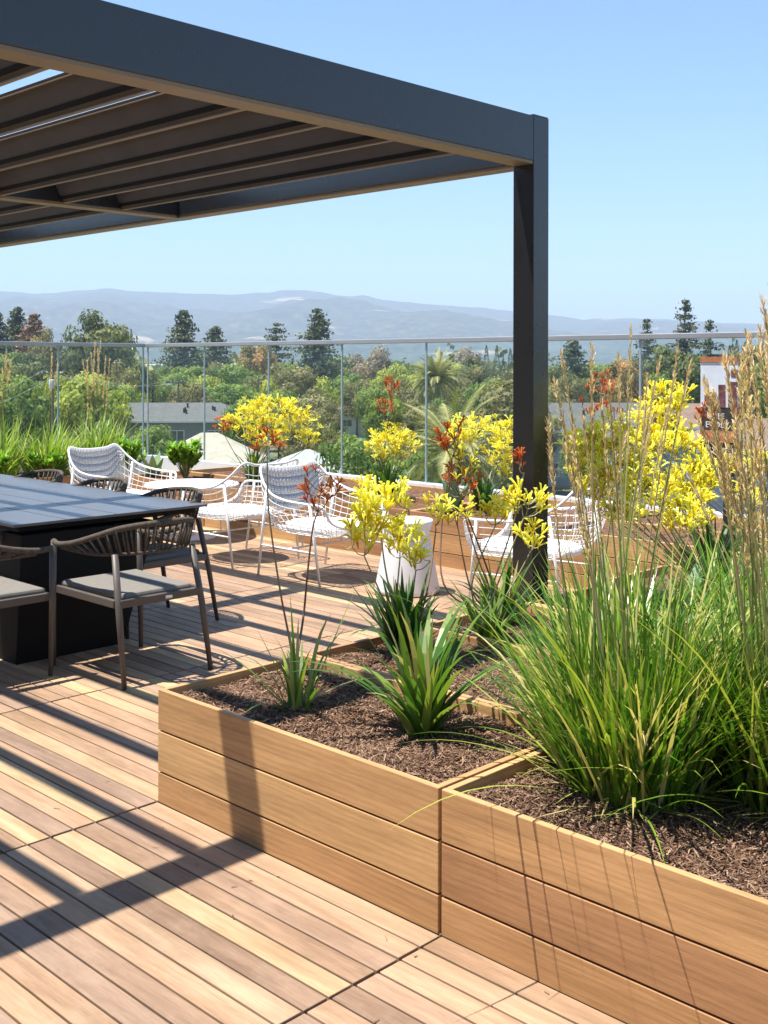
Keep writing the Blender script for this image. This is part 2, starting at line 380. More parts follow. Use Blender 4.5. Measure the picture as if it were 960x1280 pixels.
labels_pl = {
 (0,0): 'timber planter at the near deck corner with a dark shadow stripe down its front',
 (0,1): 'front row timber planter right of the corner one, under the big green grass',
 (1,0): 'timber planter right behind the corner box, shaded mulch and strappy kangaroo paw in it',
 (1,1): 'timber planter behind the front right box, mostly hidden by green reed grass',
 (2,0): 'timber planter just in front of the pergola post with dry leaves on its mulch',
 (2,1): 'timber planter right of the box before the pergola post, deep in grass',
 (3,0): 'timber planter standing at the foot of the pergola post',
 (3,1): 'timber planter right of the box at the pergola post foot, behind the grass plumes',
 (4,0): 'timber planter right behind the pergola post, with large yellow flowering kangaroo paw',
 (4,1): 'timber planter right of the big yellow kangaroo paw',
 (5,0): 'timber planter behind the big yellow kangaroo paw, in front of the sign',
 (5,1): 'timber planter right of the box in front of the black sign post',
 (6,0): 'timber planter that holds the small black framed sign',
 (6,1): 'timber planter right of the box holding the small framed sign',
 (7,0): 'timber planter against the glass guard behind the small framed sign',
 (7,1): 'timber planter against the glass guard at the right edge behind the plumes'}
for r_ in range(8):
    for c_ in range(2):
        u0 = c_*CG + (0.055 if (r_ == 3 and c_ == 0) else 0); L = PL - (0.055 if (r_ == 3 and c_ == 0) else 0)
        ch = {0: 15000, 1: 8000, 2: 3500}.get(r_, 700)
        planter(u0, r_*PW, L, WD, labels_pl[(r_, c_)], ch, rr=random.Random(20+r_*3+c_), front={(0, 0): (0.58, 0.96, 0.72), (0, 1): (0.50, 0.12, 0.62)}.get((r_, c_)))
back_lab = ['far left end by the lime grasses', 'behind the white chair left of the round table', 'behind the round white table', 'behind the left facing white chair', 'behind the white chair beside the drum stool', 'right behind the white drum stool']
ci = 0
for c_ in range(-6, 0):
    for r_ in (6, 7):
        u0 = c_*CG
        if u0 < RAILU+1.2: continue
        row = 'front' if r_ == 6 else 'rear'
        planter(u0, r_*PW, PL, WD, '%s guard planter %s' % (row, back_lab[c_+6]), 500, rr=random.Random(60+c_*3+r_))
side_lab = ['beside the far corner', 'behind the far end of the dark table', 'left of the dark table']
for k in range(3):
    v0 = 4.32 - 1.376*(k+1) + 0.01
    planter(RAILU+0.78, v0, PL, WD, 'timber planter along the left glass guard, %s' % side_lab[k], 300, alongv=True, rr=random.Random(90+k))

tag(LITTER.build('litter', M_mulch), 'scattered bark crumbs and dry bits on the boards', 'litter', kind='stuff')
# ------------------------------------------------------------------ pergola
BU0, BU1 = -0.0885, 0.041           # near beam
ZB, ZT = 2.617, 2.86
PV0, PV1 = 2.225, 2.354
MU0, MU1 = -3.14, -3.02
FU0, FU1 = -6.30, -6.17
VN = -3.6
pg = thing('pergola', 'charcoal aluminium louvred pergola standing over the dark dining table', 'pergola')
def pbox(name, lo, hi, mat=M_steel, bev=0.003, par=None):
    m = MB(); m.box(lo, hi); return m.build(name, mat, par or pg, bevel=bev)
for (a, b) in ((BU0, BU1), (FU0, FU1)):
    for (c, e) in ((PV0, PV1), (VN, VN+0.13)):
        p = pbox('post', (a, c, 0.0), (b, e, ZT+0.004))
        pbox('base_plate', (a-0.03, c-0.03, 0.002), (b+0.03, e+0.03, 0.012), par=p)
        pbox('post_cap', (a+0.002, c+0.002, ZT+0.004), (b-0.002, e-0.002, ZT+0.010), par=p)
# the long beams: fascia over a recessed soffit, coloured with light bounced off the deck
for (a, b) in ((BU0, BU1), (FU0, FU1), (MU0, MU1)):
    m = MB(); m.box((a, VN+0.131, ZB+0.016), (b, PV0-0.001, ZT)); bm_ = m.build('beam', M_steel, pg, bevel=0.003)
    m = MB(); m.box((a+0.010, VN+0.131, ZB), (b-0.004, PV0-0.001, ZB+0.0155)); m.build('soffit_bounce', M_bounce, bm_)
for (c, e) in ((PV0, PV1), (VN, VN+0.13)):
    for (a, b) in ((FU1+0.001, MU0-0.001), (MU1+0.001, BU0-0.001)):
        m = MB(); m.box((a, c, ZB+0.016), (b, e, ZT-0.002)); bm_ = m.build('end_beam', M_steel, pg, bevel=0.003)
        m = MB(); m.box((a, c+0.012, ZB), (b, e-0.012, ZB+0.0155)); m.build('soffit_bounce', M_bounce, bm_)  # end beam underside carries the same painted deck bounce
    pbox('beam_joiner', (MU0, c, ZB), (MU1, e, ZT-0.003))
FZ0, FZ1 = 2.632, 2.764
fins = [1.74-0.435*i for i in range(12)]
blade = None
for (a, b) in ((MU1+0.006, BU0-0.006), (FU1+0.006, MU0-0.006)):
    for v in fins:
        m = MB()
        prof = [(0.0, FZ0+0.012), (0.0, FZ1-0.012), (-0.016, FZ1-0.012), (-0.016, FZ1), (0.012, FZ1), (0.012, FZ0+0.03), (0.034, FZ0+0.022), (0.034, FZ0+0.034), (0.039, FZ0+0.034), (0.039, FZ0+0.004), (0.028, FZ0), (0.008, FZ0), (0.008, FZ0+0.012)]
        tl = lambda p, z: (FZ1-z)/(FZ1-FZ0)*0.062-0.031+p
        m.prism([Vector((a, v+tl(p, z), z)) for p, z in prof], (b-a, 0, 0))
        bl = m.build('louvre_blade', M_blade, pg)
        m = MB(); m.box((a, v+0.036, FZ0-0.006), (b, v+0.056, FZ0-0.0005)); m.box((a, v-0.046, FZ1-0.017), (b, v-0.036, FZ1-0.0135)); m.build('lip_bounce', M_bounce, bl)  # tan strips paint the deck's bounced light onto both blade lips
        m = MB(); za, zb = FZ0+0.014, FZ0+0.034
        m.prism([Vector((a, v+tl(0, za)-0.0035, za)), Vector((a, v+tl(0, za)-0.0005, za)), Vector((a, v+tl(0, zb)-0.0005, zb)), Vector((a, v+tl(0, zb)-0.0035, zb))], (b-a, 0, 0)); m.build('groove_shade', M_tableleg, bl)  # black strip painted on as the shade of the blade's lower groove

# ------------------------------------------------------------------ glass guard
def guard(name, label, pts0, direction, lens, nrm):
    t = thing(name, label, 'glass guard', pts0)
    dx = Vector(direction); nx = Vector(nrm); tot = sum(lens)
    def bx(nm_, s0, s1, n0, n1, z0, z1, mat, bev=0.0):
        a = dx*s0+nx*n0; b = dx*s1+nx*n1
        m = MB(); m.box((min(a.x, b.x), min(a.y, b.y), z0), (max(a.x, b.x), max(a.y, b.y), z1)); return m.build(nm_, mat, t, bevel=bev)
    bx('base_shoe', 0, tot, -0.055, 0.055, 0.02, 0.435, M_shoe, 0.004)
    bx('handrail', -0.02, tot, -0.028, 0.028, 1.812, 1.858, M_alu, 0.006)
    s = 0
    for i, l in enumerate(lens):
        bx('glass_panel', s+0.010, s+l-0.010, -0.006, 0.006, 0.437, 1.811, M_glass)
        bx('joint_strip', s-0.008, s+0.008, -0.008, 0.008, 0.437, 1.811, M_joint)
        s += l
    return t
guard('glass_guard', 'frameless glass guard with grey top rail along the back of the roof deck', (RAILU, RAILV+0.03, 0), (1, 0, 0), [1.2]*14, (0, 1, 0))
guard('glass_guard', 'shorter glass guard run turning toward the viewer on the left side of the deck', (RAILU, RAILV-0.04, 0), (0, -1, 0), [1.2]*9, (1, 0, 0))

# ------------------------------------------------------------------ dining table
tb = thing('dining_table', 'long slate blue slatted dining table with black plinth legs under the pergola', 'table', (-3.55, 1.14, 0))
HU, HV = 1.49, 0.635
m = MB(); n_ = 4; pwid = 2*HV/n_
for i in range(n_):
    for k in range(2):
        x0, x1 = (-HU, -0.002) if k == 0 else (0.002, HU)
        m.box((x0, -HV+i*pwid+0.004, 0.735), (x1, -HV+(i+1)*pwid-0.004, 0.75))
m.build('tabletop', M_table, tb, bevel=0.0015)
m = MB(); m.box((-HU+0.06, -HV+0.06, 0.70), (HU-0.06, HV-0.06, 0.734)); m.build('apron', M_tableleg, tb)
for sx in (-1, 1):
    m = MB(); xa, xb = sorted((sx*1.46, sx*1.22))
    m.prism([Vector((xa, -0.60, 0.0)), Vector((xa, 0.06, 0.0)), Vector((xa, 0.28, 0.684)), Vector((xa, -0.57, 0.684))], (xb-xa, 0, 0))
    m.build('plinth_leg', M_tableleg, tb, bevel=0.004)

# ------------------------------------------------------------------ rope dining chairs
def catmull(P, n):
    P = [Vector(p) for p in P]; out = []
    for i in range(len(P)-1):
        p0 = P[max(i-1, 0)]; p1 = P[i]; p2 = P[i+1]; p3 = P[min(i+2, len(P)-1)]
        for k in range(n):
            t = k/n
            out.append(0.5*((2*p1)+(p2-p0)*t+(2*p0-5*p1+4*p2-p3)*t*t+(3*p1-p0-3*p2+p3)*t**3))
    out.append(P[-1]); return out
def rope_chair(label):
    t = thing('dining_chair', label, 'dining chair', (0, 0, 0), 0, 'rope back chairs round the dining table')
    half = [(0.345, 0.262, 0.655), (0.25, 0.285, 0.652), (0.10, 0.29, 0.675), (-0.08, 0.275, 0.725), (-0.22, 0.225, 0.772), (-0.30, 0.12, 0.793), (-0.325, 0, 0.798)]
    top = catmull(half + [(x, -y, z) for x, y, z in reversed(half[:-1])], 8)
    hl = [(0.24, 0.278, 0.635), (0.10, 0.276, 0.632), (-0.06, 0.262, 0.632), (-0.18, 0.22, 0.64), (-0.255, 0.12, 0.645), (-0.275, 0, 0.647)]
    low = catmull(hl + [(x, -y, z) for x, y, z in reversed(hl[:-1])], 8)
    m = MB(); m.tube(top, 0.0155, 8, 0.6); m.build('top_rail', M_rope, t, True)
    m = MB(); m.tube(low, 0.009, 6, 0.3); m.build('lower_rail', M_rope, t, True)
    m = MB(); rr = random.Random(2); K = 58
    def samp(c, s):
        x = s*(len(c)-1); i = min(int(x), len(c)-2); return c[i].lerp(c[i+1], x-i)
    for k in range(K):
        s = 0.07+0.86*k/(K-1)
        a = samp(top, s); b = samp(low, min(1, max(0, s+rr.uniform(-0.006, 0.006))))
        out_ = Vector((a.x, a.y, 0)).normalized()*0.009*(1 if k % 2 else -1)
        m.tube([a+out_, a.lerp(b, 0.5)+out_*1.2, b+out_], 0.0058, 5, rr.random())
    m.build('rope_back', M_rope, t, True)
    def leg(P, w):
        m = MB(); m.tube([Vector(p) for p in P], w, 8, 0.5, squash=0.8); return m.build('leg', M_chairframe, t, True)
    for s in (-1, 1):
        leg([(-0.335, s*0.262, 0), (-0.275, s*0.252, 0.33), (-0.205, s*0.235, 0.645)], [0.0135, 0.019, 0.019])
        leg([(0.325, s*0.272, 0), (0.335, s*0.272, 0.40), (0.338, s*0.265, 0.66)], [0.0135, 0.019, 0.018])
    m = MB()
    m.box((-0.275, -0.245, 0.385), (-0.245, 0.245, 0.425)); m.box((0.30, -0.265, 0.385), (0.33, 0.265, 0.425))
    m.box((-0.244, -0.268, 0.385), (0.299, -0.243, 0.425)); m.box((-0.244, 0.243, 0.385), (0.299, 0.268, 0.425)); m.build('seat_frame', M_chairframe, t, bevel=0.004)
    m = MB(); m.prism([Vector(p) for p in ((-0.245, -0.205, 0.412), (0.32, -0.24, 0.412), (0.32, 0.24, 0.412), (-0.245, 0.205, 0.412))], (0, 0, 0.036)); m.build('seat_pad', M_pad, t, bevel=0.014)
    m = MB(); m.box((-0.2785, -0.06, 0.398), (-0.2755, -0.02, 0.412)); m.build('care_tag', M_label, t)
    return t
ch0 = rope_chair('dark rope back dining chair at the near end of the table, facing away')
ch0.location = (-1.63, 0.955, 0); ch0.rotation_euler = (0, 0, PI)
dup(ch0, (-2.44, 1.60, 0), -PI/2, 'rope back chair on the far long side, nearest the table corner')
dup(ch0, (-3.28, 1.60, 0), -PI/2, 'middle rope back chair of the far long side, before a white lounge chair')
dup(ch0, (-4.12, 1.60, 0), -PI/2, 'rope back chair furthest along the far long side, seen against the green bushes')
dup(ch0, (-2.05, 0.24, 0), PI/2, 'rope armchair cut by the left edge, on the near long side of the table')

# ------------------------------------------------------------------ white net lounge chairs
def lounge(label):
    t = thing('lounge_chair', label, 'lounge chair', (0, 0, 0), 0, 'white net lounge chairs')
    half = [(-0.37, 0, 0.795), (-0.385, 0.15, 0.80), (-0.39, 0.275, 0.82), (-0.30, 0.335, 0.72), (-0.16, 0.37, 0.635), (0.02, 0.385, 0.60), (0.22, 0.375, 0.59), (0.37, 0.345, 0.575), (0.385, 0.27, 0.46), (0.39, 0.14, 0.41), (0.39, 0, 0.405)]
    full = half + [(x, -y, z) for x, y, z in reversed(half[1:-1])]
    rim = catmull(full+[full[0]], 5)[:-1]
    n = len(rim)
    def bottom(p):
        # inner ring where the bowl meets the flat of the seat
        return Vector((max(-0.20, min(0.33, p.x*0.88)), p.y*0.70, 0.345 + 0.05*max(0, -p.x-0.05)))
    rings = []
    M_ = 8
    for j in range(M_+1):
        s = j/M_; ring = []
        for p in rim:
            q = bottom(p)
            e = math.sin(s*PI/2)            # bulge: leave the rim downward, then turn in
            x = p.x + (q.x-p.x)*(1-math.cos(s*PI/2)); y = p.y+(q.y-p.y)*(1-math.cos(s*PI/2)); z = p.z+(q.z-p.z)*e
            ring.append(Vector((x, y, z)))
        rings.append(ring)
    m = MB(); m.tube(rim, 0.010, 8, closed=True); m.build('rim', M_white, t, True)
    m = MB()
    for j in range(1, M_+1): m.tube(rings[j], 0.003, 4, closed=True)
    for i in range(0, n):
        if i % 2: continue
        m.tube([rings[j][i] for j in range(M_+1)], 0.003, 4, cap=False)
    for k in range(1, 12):
        y = -0.25+0.5*k/12; m.tube([(-0.2, y, 0.35), (0.33, y, 0.345)], 0.004, 4)
        x = -0.2+0.53*k/12; m.tube([(x, -0.25, 0.345), (x, 0.25, 0.345)], 0.004, 4)
    m.build('net_shell', M_white, t, True)
    # the denser herringbone panel at the top of the back
    m = MB(); idx = [i % n for i in range(-14, 15)]
    for a in range(len(idx)-1):
        depth = lambda q: 4.2*(1-(abs(q-14)/14.5)**3)
        for j in range(5):
            def pt(q, jj):
                L = depth(q)*jj/5.0; j0 = min(int(L), M_-1); return rings[j0][idx[q]].lerp(rings[j0+1][idx[q]], L-j0)*1.0 + Vector((0.006, 0, 0))
            m.quad(pt(a, j), pt(a+1, j), pt(a+1, j+1), pt(a, j+1))
    o = m.build('back_panel', M_weave, t, True)
    so_ = o.modifiers.new('thick', 'SOLIDIFY'); so_.thickness = 0.008; so_.offset = 0
    m = MB(); m.prism([Vector((0.36*math.cos(a)*(1 if abs(math.cos(a)) < 0.8 else 0.97)+0.06, 0.285*math.sin(a), 0.352)) for a in [2*PI*k/28 for k in range(28)]], (0, 0, 0.055)); m.build('seat_cushion', M_cushion, t, bevel=0.02)
    for s in (-1, 1):
        m = MB(); m.tube([(-0.34, s*0.345, 0), (-0.235, s*0.35, 0.66)], [0.009, 0.012], 8); m.build('leg', M_white, t, True)
        m = MB(); m.tube([(0.345, s*0.34, 0), (0.27, s*0.372, 0.59)], [0.009, 0.012], 8); m.build('leg', M_white, t, True)
        m = MB(); m.tube([(-0.30, s*0.347, 0.24), (0.312, s*0.353, 0.24)], 0.0075, 6); m.build('stretcher', M_white, t, True)
    m = MB(); m.tube([(0.0, -0.35, 0.24), (0.0, 0.35, 0.24)], 0.0075, 6)
    for s in (-1, 1): m.tube([(0.0, s*0.2, 0.24), (0.0, s*0.2, 0.345)], 0.007, 6)
    m.build('cross_bar', M_white, t, True)
    return t
lc = lounge('white net lounge chair facing right, next to the white drum stool')
lc.location = (-2.80, 3.40, 0)
dup(lc, (-3.84, 3.44, 0), PI, 'white net lounge chair facing left, back to back with another white chair', skip=('back_panel',))
dup(lc, (-5.53, 3.38, 0), math.radians(8), 'white net lounge chair in front of the lime grasses, left of the round table')
dup(lc, (-1.00, 3.70, 0), PI+math.radians(10), 'white net lounge chair half hidden behind the pergola post', skip=('back_panel',))
t = thing('coffee_table', 'low round white coffee table between two white lounge chairs', 'coffee table', tuple(onz(240, 604, 0.5))[:2]+(0,))
m = MB(); m.lathe([(0.0, 0.475), (0.42, 0.475), (0.435, 0.482), (0.435, 0.492), (0.425, 0.5), (0.0, 0.5)], 40); m.build('table_top', M_white, t, True)
m = MB(); m.tube([(0, 0, 0.02), (0, 0, 0.474)], 0.03, 12); m.build('stem', M_white, t, True)
m = MB(); m.lathe([(0.0, 0.0), (0.22, 0.0), (0.22, 0.01), (0.03, 0.022), (0, 0.022)], 32); m.build('base', M_white, t, True)
t = thing('drum_stool', 'tapered white drum stool with concave collar between two white chairs', 'side table', (-1.93, 3.41, 0))
m = MB(); m.lathe([(0.0, 0.002), (0.215, 0.002), (0.228, 0.012), (0.228, 0.03), (0.165, 0.36), (0.158, 0.40), (0.162, 0.44), (0.178, 0.485), (0.182, 0.50), (0.178, 0.51), (0.0, 0.512)], 48); m.build('stool_body', M_concrete, t, True)

# ------------------------------------------------------------------ framed sign
sg = thing('garden_sign', 'small framed sign on a black post among the dry plumes', 'sign', (-0.13, 4.50, 0.02))
m = MB(); m.box((0.025, 0.012, 0.30), (0.10, 0.04, 1.15)); m.build('post', M_signblack, sg)
SX0, SX1 = -0.13, 0.135
for lo_, hi_ in (((SX0, 1.60), (SX1, 1.635)), ((SX0, 1.07), (SX1, 1.145)), ((SX1-0.018, 1.146), (SX1, 1.30)), ((SX0, 1.146), (SX0+0.012, 1.30))):
    m = MB(); m.box((lo_[0], -0.01, lo_[1]), (hi_[0], 0.011, hi_[1])); m.build('frame_bar', M_signwood, sg)
m = MB(); m.box((SX0, -0.004, 1.301), (SX1, 0.009, 1.599)); m.build('photo_panel', plain('pale print', (0.62, 0.68, 0.76), 0.4, 0, 0.1, 6), sg)
mp_ = plain('maroon print', (0.16, 0.07, 0.07), 0.4, 0, 0.5, 30)
m = MB()
for (a, b, c, e) in ((-0.10, -0.02, 1.302, 1.40), (0.0, 0.05, 1.302, 1.45), (0.07, 0.134, 1.302, 1.47), (0.09, 0.134, 1.50, 1.55), (-0.03, -0.005, 1.302, 1.37)): m.box((a, -0.0065, c), (b, -0.0042, e))
m.build('print', mp_, sg)
m = MB(); m.box((SX0+0.0125, -0.003, 1.146), (SX1-0.0185, 0.008, 1.299)); m.build('letter_panel', plain('dark print', (0.05, 0.045, 0.045), 0.4, 0, 0.3, 30), sg)
m = MB(); m.box((SX0, -0.008, 0.955), (SX1, 0.009, 1.068)); m.build('name_plate', M_signblack, sg)
def text(s, x, z, size, y=-0.0085, par=sg):
    c = bpy.data.curves.new('lettering', 'FONT'); c.body = s; c.size = size; c.extrude = 0.0006; c.align_x = 'CENTER'
    o = bpy.data.objects.new('lettering', c); COL.objects.link(o); o.parent = par; o.location = (x, y, z); o.rotation_euler = (PI/2, 0, 0)
    c.materials.append(M_signwhite)
    bpy.context.view_layer.update(); dg = bpy.context.evaluated_depsgraph_get()
    me = bpy.data.meshes.new_from_object(o.evaluated_get(dg)); n_ = bpy.data.objects.new('lettering', me); COL.objects.link(n_)
    n_.parent = par; n_.location = o.location; n_.rotation_euler = o.rotation_euler; bpy.data.objects.remove(o); bpy.data.curves.remove(c)
    n_.name = 'lettering'
text('MAXWELL', 0.0, 0.998, 0.052); text('HOPE', -0.02, 1.226, 0.05, -0.004); text('EVOLV', -0.01, 1.166, 0.056, -0.004)

# ------------------------------------------------------------------ plants on the terrace
def blade_pts(base, az, lean, L, curl, n=6):
    """arching leaf: leaves base at angle lean from vertical, bending by curl"""
    out = [Vector(base)]; p = Vector(base); th = lean
    h = Vector((math.cos(az), math.sin(az), 0))
    for i in range(n):
        p = p + (h*math.sin(th)+Vector((0, 0, math.cos(th))))*(L/n); out.append(p.copy()); th += curl/n*(0.5+i/n)
    return out
def add_blade(m, base, az, lean, L, curl, w, t, n=6):
    P = blade_pts(base, az, lean, L, curl, n); sd = Vector((-math.sin(az), math.cos(az), 0))
    ws = [w*(0.75 if i == 0 else max(0.04, math.sin(PI*(0.30+0.70*i/n))**0.8 if i < n else 0.02)) for i in range(n+1)]
    m.strip(P, sd, ws, t)
def plume(m, P0, P1, r, rr, dens=70):
    ax = P1-P0; L = ax.length; ax.normalize(); a = ax.orthogonal().normalized(); b = ax.cross(a)
    n = max(10, int(dens*L/0.2))
    m.tube([P0, P1], [0.0022, 0.001], 4, rr.random(), cap=False)
    for i in range(n):
        s = rr.random(); th = rr.uniform(0, 2*PI); o = a*math.cos(th)+b*math.sin(th)
        rad = r*(0.35+0.65*math.sin(PI*min(1, 0.12+s*0.88)))*rr.uniform(0.4, 1.0)
        c = P0+ax*(L*s)+o*rad*0.35; e = c+o*rad*0.75+ax*rr.uniform(0.010, 0.020)
        sd = ax.cross(o)*rr.uniform(0.0012, 0.0028)
        m.quad(c-sd, c+sd, e+sd*0.6, e-sd*0.6, rr.random())
def reed(label, base, nb, hgt, rad, w, stalks, seed, mat=M_grass, lean=(0.03, 0.95), tmax=1.0, calm=True, over=(), group='feather reed grasses'):
    t = thing('reed_grass', label, 'ornamental grass', base, 0, group); rr = random.Random(seed); B = Vector(base)
    m = MB()
    for i in range(nb):
        az = rr.uniform(0, 2*PI); r0 = rad*math.sqrt(rr.random()); b0 = (math.cos(az)*r0, math.sin(az)*r0, -0.02)
        az2 = az+rr.gauss(0, 0.95); ln = lean[0]+(lean[1]-lean[0])*rr.random()**1.3
        L = hgt*rr.uniform(0.55, 1.1); cu = rr.uniform(-0.1, 1.4)*(1 if rr.random() < 0.7 else 1.7)
        if calm and math.sin(az2) < -0.1: ln *= 0.62; L *= 0.72; cu *= 0.8
        tt = min(1, max(0, rr.gauss(0.52, 0.24))) * tmax
        if rr.random() < 0.10: tt = rr.uniform(0.88, 1)
        add_blade(m, b0, az2, ln, L, cu, w*rr.uniform(0.6, 1.2), tt)
    for i in range(int(nb*0.085) if calm else 0):
        az = rr.uniform(0, 2*PI); front = math.sin(az) < -0.15
        if front and rr.random() < 0.8: continue
        b0 = (math.cos(az)*rad*0.8, math.sin(az)*rad*0.8, -0.02)
        add_blade(m, b0, az+rr.gauss(0, 0.2), rr.uniform(0.75, 1.15), hgt*rr.uniform(0.6, 1.05), rr.uniform(0.5, 1.1), w*rr.uniform(0.5, 0.9), rr.uniform(0.55, 1.0), 9)
    for i in range(int(nb*0.10) if calm else 0):     # dead straw lying round the base
        az = rr.uniform(0, 2*PI); b0 = (math.cos(az)*rad*rr.uniform(0.5, 1.1), math.sin(az)*rad*rr.uniform(0.5, 1.1), rr.uniform(-0.01, 0.02))
        add_blade(m, b0, az+rr.gauss(0, 0.6), rr.uniform(1.2, 1.6), hgt*rr.uniform(0.15, 0.42), rr.uniform(-0.1, 0.25), w*rr.uniform(0.3, 0.7), rr.uniform(0.9, 1.0), 4)
    for (az, ln, L, cu) in over:
        add_blade(m, (math.cos(az)*rad*0.6, math.sin(az)*rad*0.6, -0.02), az, ln, L, cu, w*0.8, rr.uniform(0.55, 0.9), 9)
    m.build('foliage', mat, t)
    for (tip, pl, r) in stalks:
        tip = Vector(tip)-B; d0 = Vector((tip.x, tip.y, 0)); b0 = d0*0.12+Vector((rr.uniform(-1, 1), rr.uniform(-1, 1), 0))*rad*0.5
        mid = b0.lerp(tip, 0.5)+Vector((0, 0, 0.05))+Vector((rr.uniform(-1, 1), rr.uniform(-1, 1), 0))*0.02
        cv = catmull([b0, mid, tip], 6)
        # stalk up to where the plume begins
        L = 0; k = len(cv)-1
        while k > 0 and L < pl: L += (cv[k]-cv[k-1]).length; k -= 1
        m = MB(); m.tube(cv[:k+1]+[cv[-1]], [0.0028]*(k+1)+[0.001], 4, rr.uniform(0.3, 1), cap=False); s = m.build('seed_stalk', M_stalk, t)
        m = MB(); q = rr.randint(0, 9)
        for a_, b_ in zip(cv[k:-1], cv[k+1:]): plume(m, a_, b_, r, rr, 85)
        m.build('seed_plume', M_plume, s)
    return t
rs = random.Random(11)
def spikes(lst, d0, d1, pl=0.24, r=0.012):
    return [(at(x, y, rs.uniform(d0, d1)), pl*rs.uniform(0.7, 1.25), r*rs.uniform(0.8, 1.25)) for x, y in lst]
G1 = onz(795, 985, 0.37); G2 = onz(990, 1000, 0.37)
reed('big dark green reed grass in the front right planter, nearest the viewer', G1, 1200, 0.76, 0.19, 0.0058,
     spikes([(693,475),(702,441),(740,433),(773,444),(685,526),(715,540),(728,520),(752,500),(760,470),(705,560),(768,560),(745,590)], 3.1, 3.5), 1, over=[(-2.0, 0.42, 0.95, 0.95), (-1.75, 0.5, 0.92, 0.8), (-1.45, 0.45, 1.0, 0.9), (-1.3, 0.55, 0.86, 0.8), (-2.3, 0.5, 0.95, 1.0), (-1.6, 0.35, 1.02, 1.1), (-1.95, 0.62, 0.8, 0.75)])
reed('green reed grass with thick plume sheaf cut by the right edge', G2, 950, 0.74, 0.18, 0.0058,
     spikes([(906,444),(914,443),(933,416),(953,375),(880,473),(891,500),(925,470),(940,450),(948,430),(958,400),(936,500),(950,520),(918,540),(900,560),(962,360),(970,380),(944,560),(955,600),(930,580),(965,470),(972,430),(926,450),(929,436),(938,424),(957,390),(950,410),(884,478),(893,490),(905,446),(908,530),(896,545)], 2.95, 3.3, 0.27, 0.016), 2, over=[(-1.9, 0.45, 1.0, 0.95), (-1.6, 0.5, 0.98, 0.85), (-2.15, 0.4, 1.05, 1.0)])
G3 = Vector((1.25, 1.05, 0.37)); G4 = Vector((1.95, 1.1, 0.37)); G5 = Vector((1.0, 2.45, 0.37)); G6 = Vector((1.75, 2.1, 0.37))
reed('reed grass in the second row behind the big front clump', G3, 460, 0.62, 0.14, 0.0062,
     spikes([(789,409),(809,467),(825,448),(848,435),(863,453),(800,500),(815,520),(835,510),(782,540),(790,470),(806,560),(842,560)], 3.9, 4.4, 0.26, 0.013), 3)
reed('reed grass in the second row right behind the plume sheaf', G4, 620, 0.72, 0.16, 0.006,
     spikes([(872,520),(886,560),(905,600),(920,620),(945,640),(860,590)], 3.4, 3.8, 0.22, 0.012), 4)
reed('reed grass in the fourth row beyond the pergola post', G5, 300, 0.52, 0.11, 0.006, spikes([(760,600),(776,650),(748,640)], 5.0, 5.3, 0.2), 5)
reed('paler reed grass in the fourth row by the right edge', G6, 420, 0.66, 0.14, 0.006, spikes([(890,640),(935,660),(915,690)], 4.6, 4.9, 0.2), 6)
# a thin spray of arching outer blades is part of each clump; lime grasses at the far left corner
L1 = Vector((-7.75, 3.85, 0.37)); L2 = Vector((-8.2, 4.7, 0.37)); L3 = Vector((-8.05, 3.45, 0.37)); L4 = Vector((-7.85, 4.55, 0.37)); L5 = Vector((-7.5, 2.2, 0.37))
reed('bright lime grass left of the white lounge chair, by the left edge', L1, 347, 0.71, 0.2, 0.010, spikes([(65,441),(72,455),(4,446)], 11.2, 11.6, 0.4, 0.016), 7, M_grass2, (0.05, 0.9), 0.95, 'lime grasses in the corner')
reed('tall lime grass with brown upright plumes behind the white lounge chair', L4, 347, 0.74, 0.2, 0.010, spikes([(119,427),(126,424),(113,440),(109,448),(132,445),(137,449),(103,450),(122,436)], 12.2, 12.6, 0.5, 0.02), 8, M_grass2, (0.05, 0.8), 0.95, 'lime grasses in the corner')
reed('lime grass in the corner between two clumps', L2, 260, 0.66, 0.18, 0.010, [], 9, M_grass2, (0.05, 0.9), 0.95, 'lime grasses in the corner')
reed('lime grass cut by the left edge above the table', L3, 297, 0.71, 0.2, 0.010, spikes([(8,440),(14,450),(3,460)], 10.7, 11, 0.4, 0.016), 10, M_grass2, (0.05, 0.9), 0.95, 'lime grasses in the corner')

def paw_flower(m, P, dirv, size, rr):
    """a fan of slim curved tubes opening from one neck, tips flared"""
    d = dirv.normalized(); a = d.orthogonal().normalized(); b = d.cross(a); th0 = rr.uniform(0, 6.28)
    fan = a*math.cos(th0)+b*math.sin(th0); nrm = d.cross(fan); k = rr.randint(4, 6); tt = rr.uniform(0.2, 0.9)
    m.tube([P-d*size*0.22, P+d*size*0.12], [size*0.04, size*0.09], 5, tt*0.5, cap=False)
    for i in range(k):
        q = (i/(k-1)-0.5)*2.0+rr.uniform(-0.2, 0.2); g = nrm*rr.uniform(-0.25, 0.25)
        p0 = P+d*size*0.08; p1 = P+d*size*0.42+(fan*q*0.26+g*0.5)*size; p2 = P+d*size*(0.86-0.16*abs(q))+(fan*q*0.58+g)*size; p3 = p2+(d*0.02+fan*q*0.20+g*0.4)*size
        t = min(1, max(0, tt+rr.gauss(0, 0.18)))
        m.tube([p0, p1, p2], [size*0.05, size*0.058, size*0.07], 5, t, cap=False); m.tube([p2, p3], [size*0.085, size*0.02], 5, min(1, t+0.25), cap=False)
